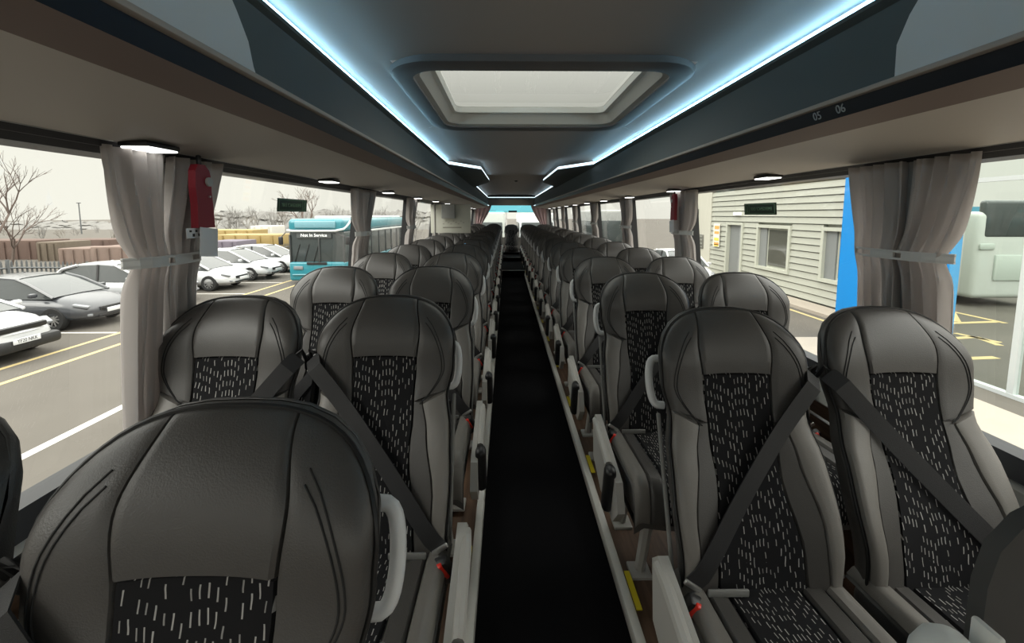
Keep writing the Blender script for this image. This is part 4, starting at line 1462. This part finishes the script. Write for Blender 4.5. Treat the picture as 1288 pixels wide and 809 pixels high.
for n_, (oy0, oy1, oz0, oz1) in enumerate(openings):
    isdoor = n_ == 0
    q = MB()
    for c_, d_ in (((BX + 0.08, oy0 - 0.06, (oz0 + oz1) / 2), (0.2, 0.12, oz1 - oz0)), ((BX + 0.08, oy1 + 0.06, (oz0 + oz1) / 2), (0.2, 0.12, oz1 - oz0)), ((BX + 0.08, (oy0 + oy1) / 2, oz1 + 0.06), (0.2, oy1 - oy0 + 0.24, 0.12)), ((BX + 0.08, (oy0 + oy1) / 2, oz0 - 0.06), (0.2, oy1 - oy0 + 0.24, 0.12))):
        q.box(c_, d_)
    fo = bp_(q, 'door_surround' if isdoor else 'window_surround', clad_s)
    if isdoor:
        q = MB(); q.box((BX + 0.17, (oy0 + oy1) / 2, (oz0 + oz1) / 2), (0.05, oy1 - oy0, oz1 - oz0)); bp_(q, 'door', door_m)
        q = MB(); q.box((BX + 0.12, oy0 + 0.15, (oz0 + oz1) / 2), (0.05, 0.3, oz1 - oz0)); bp_(q, 'door_side_panel', mat('door_side', (0.30, 0.31, 0.30), 0.5))
    else:
        q = MB(); q.box((BX + 0.12, oy1 - 0.2, (oz0 + oz1) / 2), (0.06, 0.5, oz1 - oz0)); bp_(q, 'reveal_panel', door_m)
        q = MB(); q.box((BX + 0.17, (oy0 + oy1) / 2, (oz0 + oz1) / 2), (0.05, oy1 - oy0, oz1 - oz0)); bp_(q, 'window_frame', clad_s)
        q = MB(); q.box((BX + 0.13, (oy0 + oy1) / 2 - 0.25, (oz0 + oz1) / 2), (0.05, oy1 - oy0 - 0.65, oz1 - oz0 - 0.16)); bp_(q, 'window_pane', mat('dark_pane', (0.09, 0.09, 0.075), 0.06, spec=0.9))
q = MB(); q.rbox((BX - 0.02, 19.35, EYE + 0.04), (0.16, 0.5, 0.14), 0.03); o = q.build('wall_light', mat('bulkhead_lamp', (0.8, 0.8, 0.75), 0.4, emit=(1, 1, 0.92), estr=0.6))
tag(o, 'white bulkhead light on the cladding above the grey door', 'light')
pm = [mat('poster_%d' % k, c, 0.6) for k, c in enumerate(((0.75, 0.72, 0.62), (0.75, 0.35, 0.10), (0.80, 0.62, 0.10)))]
pt = MB().box((BX - 0.02, 21.2, 0.42), (0.03, 0.62, 1.15)).build('safety_sign', pm[0], smooth=False)
tag(pt, 'orange and yellow safety sign on the cladding left of the grey door', 'sign')
for k, (zz, hh, c) in enumerate(((0.80, 0.16, 1), (0.55, 0.12, 1), (0.22, 0.14, 2), (0.0, 0.14, 1), (-0.08, 0.1, 2))):
    MB().box((BX - 0.04, 21.15, zz), (0.01, 0.45, hh)).build('sign_panel', pm[c], pt, smooth=False)
for k, (yy, zz, w_, h_, lab) in enumerate(((23.5, 1.30, 0.35, 0.85, 'tall dark vent grille on the plain wall'), (23.0, -0.55 + 0.55, 0.8, 0.75, 'square grey vent on the plain wall, nearer one'), (24.3, 0.05, 0.55, 0.7, 'square grey vent on the plain wall, farther one'))):
    o = MB().rbox((BX - 0.02, yy, zz), (0.06, w_, h_), 0.08 if k else 0.01).build('wall_vent', mat('vent_grey', (0.13, 0.13, 0.11), 0.6))
    tag(o, lab, 'vent')
    for j in range(4):
        MB().box((BX - 0.06, yy, zz - h_ / 2 + h_ * (j + 0.5) / 4), (0.02, w_ * 0.8, h_ * 0.08)).build('vent_slat', mat('vent_pale', (0.3, 0.3, 0.26)), o)

# blue block with the glazed screen beside it
blue = mat('bright_blue', (0.0, 0.20, 0.55), 0.4)
bluef = mat('frame_blue', (0.06, 0.27, 0.50), 0.45)
t = thing('blue_hoarding', 'bright blue clad block behind the right curtain, at the end of the building', 'hoarding', (LX(8.6), 9.5, GZ))
MB().box((0.06, 0.05, 3.0), (0.12, 2.75, 6.0)).build('blue_cladding', blue, t, smooth=False)
MB().box((0.07, -1.36, 3.0), (0.13, 0.08, 6.0)).build('edge_cladding', bluef, t, smooth=False)
t = thing('glazed_screen', 'large glazed screen with pale posts beyond the rightmost window', 'glass screen', (LX(8.6), 8.0, GZ))
for (y, w) in ((-1.08, 0.10), (-2.9, 0.1)):
    MB().box((0.0, y, 3), (0.10, w, 6)).build('post', mat('screen_post', (0.45, 0.48, 0.48), 0.4), t, smooth=False)
MB().box((0.0, -1.6, 3.72), (0.08, 3.1, 0.08)).build('transom', mat('screen_post', (0.45,) * 3), t, smooth=False)
MB().box((0.0, -1.6, 0.03), (0.12, 3.1, 0.08)).build('bottom_rail', mat('screen_post', (0.45,) * 3), t, smooth=False)
MB().add([(0, -3.1, 0.05), (0, -0.05, 0.05), (0, -0.05, 6), (0, -3.1, 6)], [(0, 1, 2, 3)]).build('pane', glass_mat('screen_glass', (0.80, 0.86, 0.82), 0.03), t)
# coach added behind the screen, standing in for the coach reflected in it
t = thing('reflected_coach', 'white coach rear standing in for a reflection in the glazed screen at the right edge', 'coach', (LX(15.5), 13.9, GZ))
cw = mat('coach_pale', (0.46, 0.49, 0.46), 0.4)
MB().rbox((1.25, 4, 1.75), (2.5, 8, 2.9), 0.18, 4).build('coach_body', cw, t)
MB().rbox((1.3, 0.12, 2.95), (2.3, 0.30, 1.25), 0.12, 3).build('rear_window', busglass, t)
MB().rbox((1.4, -0.02, 1.35), (1.6, 0.08, 0.85), 0.03).build('engine_hatch', mat('coach_hatch', (0.40, 0.45, 0.41), 0.5), t)
MB().rbox((0.3, -0.02, 2.05), (0.5, 0.06, 0.20), 0.03).build('logo_patch', mat('coach_hatch', (0.3,) * 3), t)
for xx in (0.25, 2.25):
    MB().lathe([(0.2, -0.15), (0.48, -0.15), (0.5, 0), (0.48, 0.15), (0.2, 0.15)], 20, (xx, 2.2, 0.5), 'X').build('tyre', mat('tyre_rubber', (0.012,) * 3), t)
# dark hedge and building far beyond
t = thing('far_depot_shed', 'dark teal-fronted depot shed far beyond the glazed screen', 'shed', (LX(36), 27, GZ))
MB().box((3, 3, 1.6), (30, 5, 3.2)).build('shed_wall', mat('shed_dark', (0.07, 0.085, 0.08), 0.7), t, smooth=False)
MB().box((3, 0.4, 3.35), (30.5, 0.6, 0.5)).build('fascia', mat('shed_teal', (0.05, 0.25, 0.36), 0.5), t, smooth=False)
for k in range(8):
    MB().box((-10 + 3 * k, 0.42, 1.3), (1.2, 0.1, 1.4)).build('shed_window', mat('shed_pane', (0.25, 0.27, 0.26), 0.2), t, smooth=False)
# another coach standing behind on the right and pale wall beyond
def side_coach(loc, col, colname, lab, L=9, H=3.4, yard=0):
    t = thing('parked_coach', lab, 'coach', loc)
    pm_ = mat('coach_' + colname, col, 0.4)
    MB().rbox((1.25, L / 2, H / 2 + 0.15), (2.5, L, H - 0.3), 0.15, 3).build('coach_body', pm_, t)
    MB().rbox((1.25, L / 2 - 0.05, H * 0.62), (2.54, L - 0.5, H * 0.34), 0.06, 2).build('side_windows', busglass, t)
    MB().rbox((1.25, -0.02, H * 0.55), (2.2, 0.12, H * 0.5), 0.06, 2).build('windscreen', busglass, t)
    for xx in (0.25, 2.25):
        for yy in (1.8, L - 2):
            MB().lathe([(0.2, -0.15), (0.48, -0.15), (0.5, 0), (0.48, 0.15), (0.2, 0.15)], 16, (xx, yy, 0.5), 'X').build('tyre', mat('tyre_rubber', (0.012,) * 3), t)
side_coach((LX(5.6), 27.5, GZ), (0.3, 0.31, 0.3), 'grey', 'grey parked coach beyond the far right windows')
side_coach((LX(-2.6), 26, GZ), (0.75, 0.70, 0.80), 'pale', 'pale lilac-white coach seen through the rear window, left one', 9, 3.3)
side_coach((LX(0.9), 30, GZ), (0.72, 0.75, 0.76), 'white', 'white coach seen through the rear window, right one', 9, 3.2)
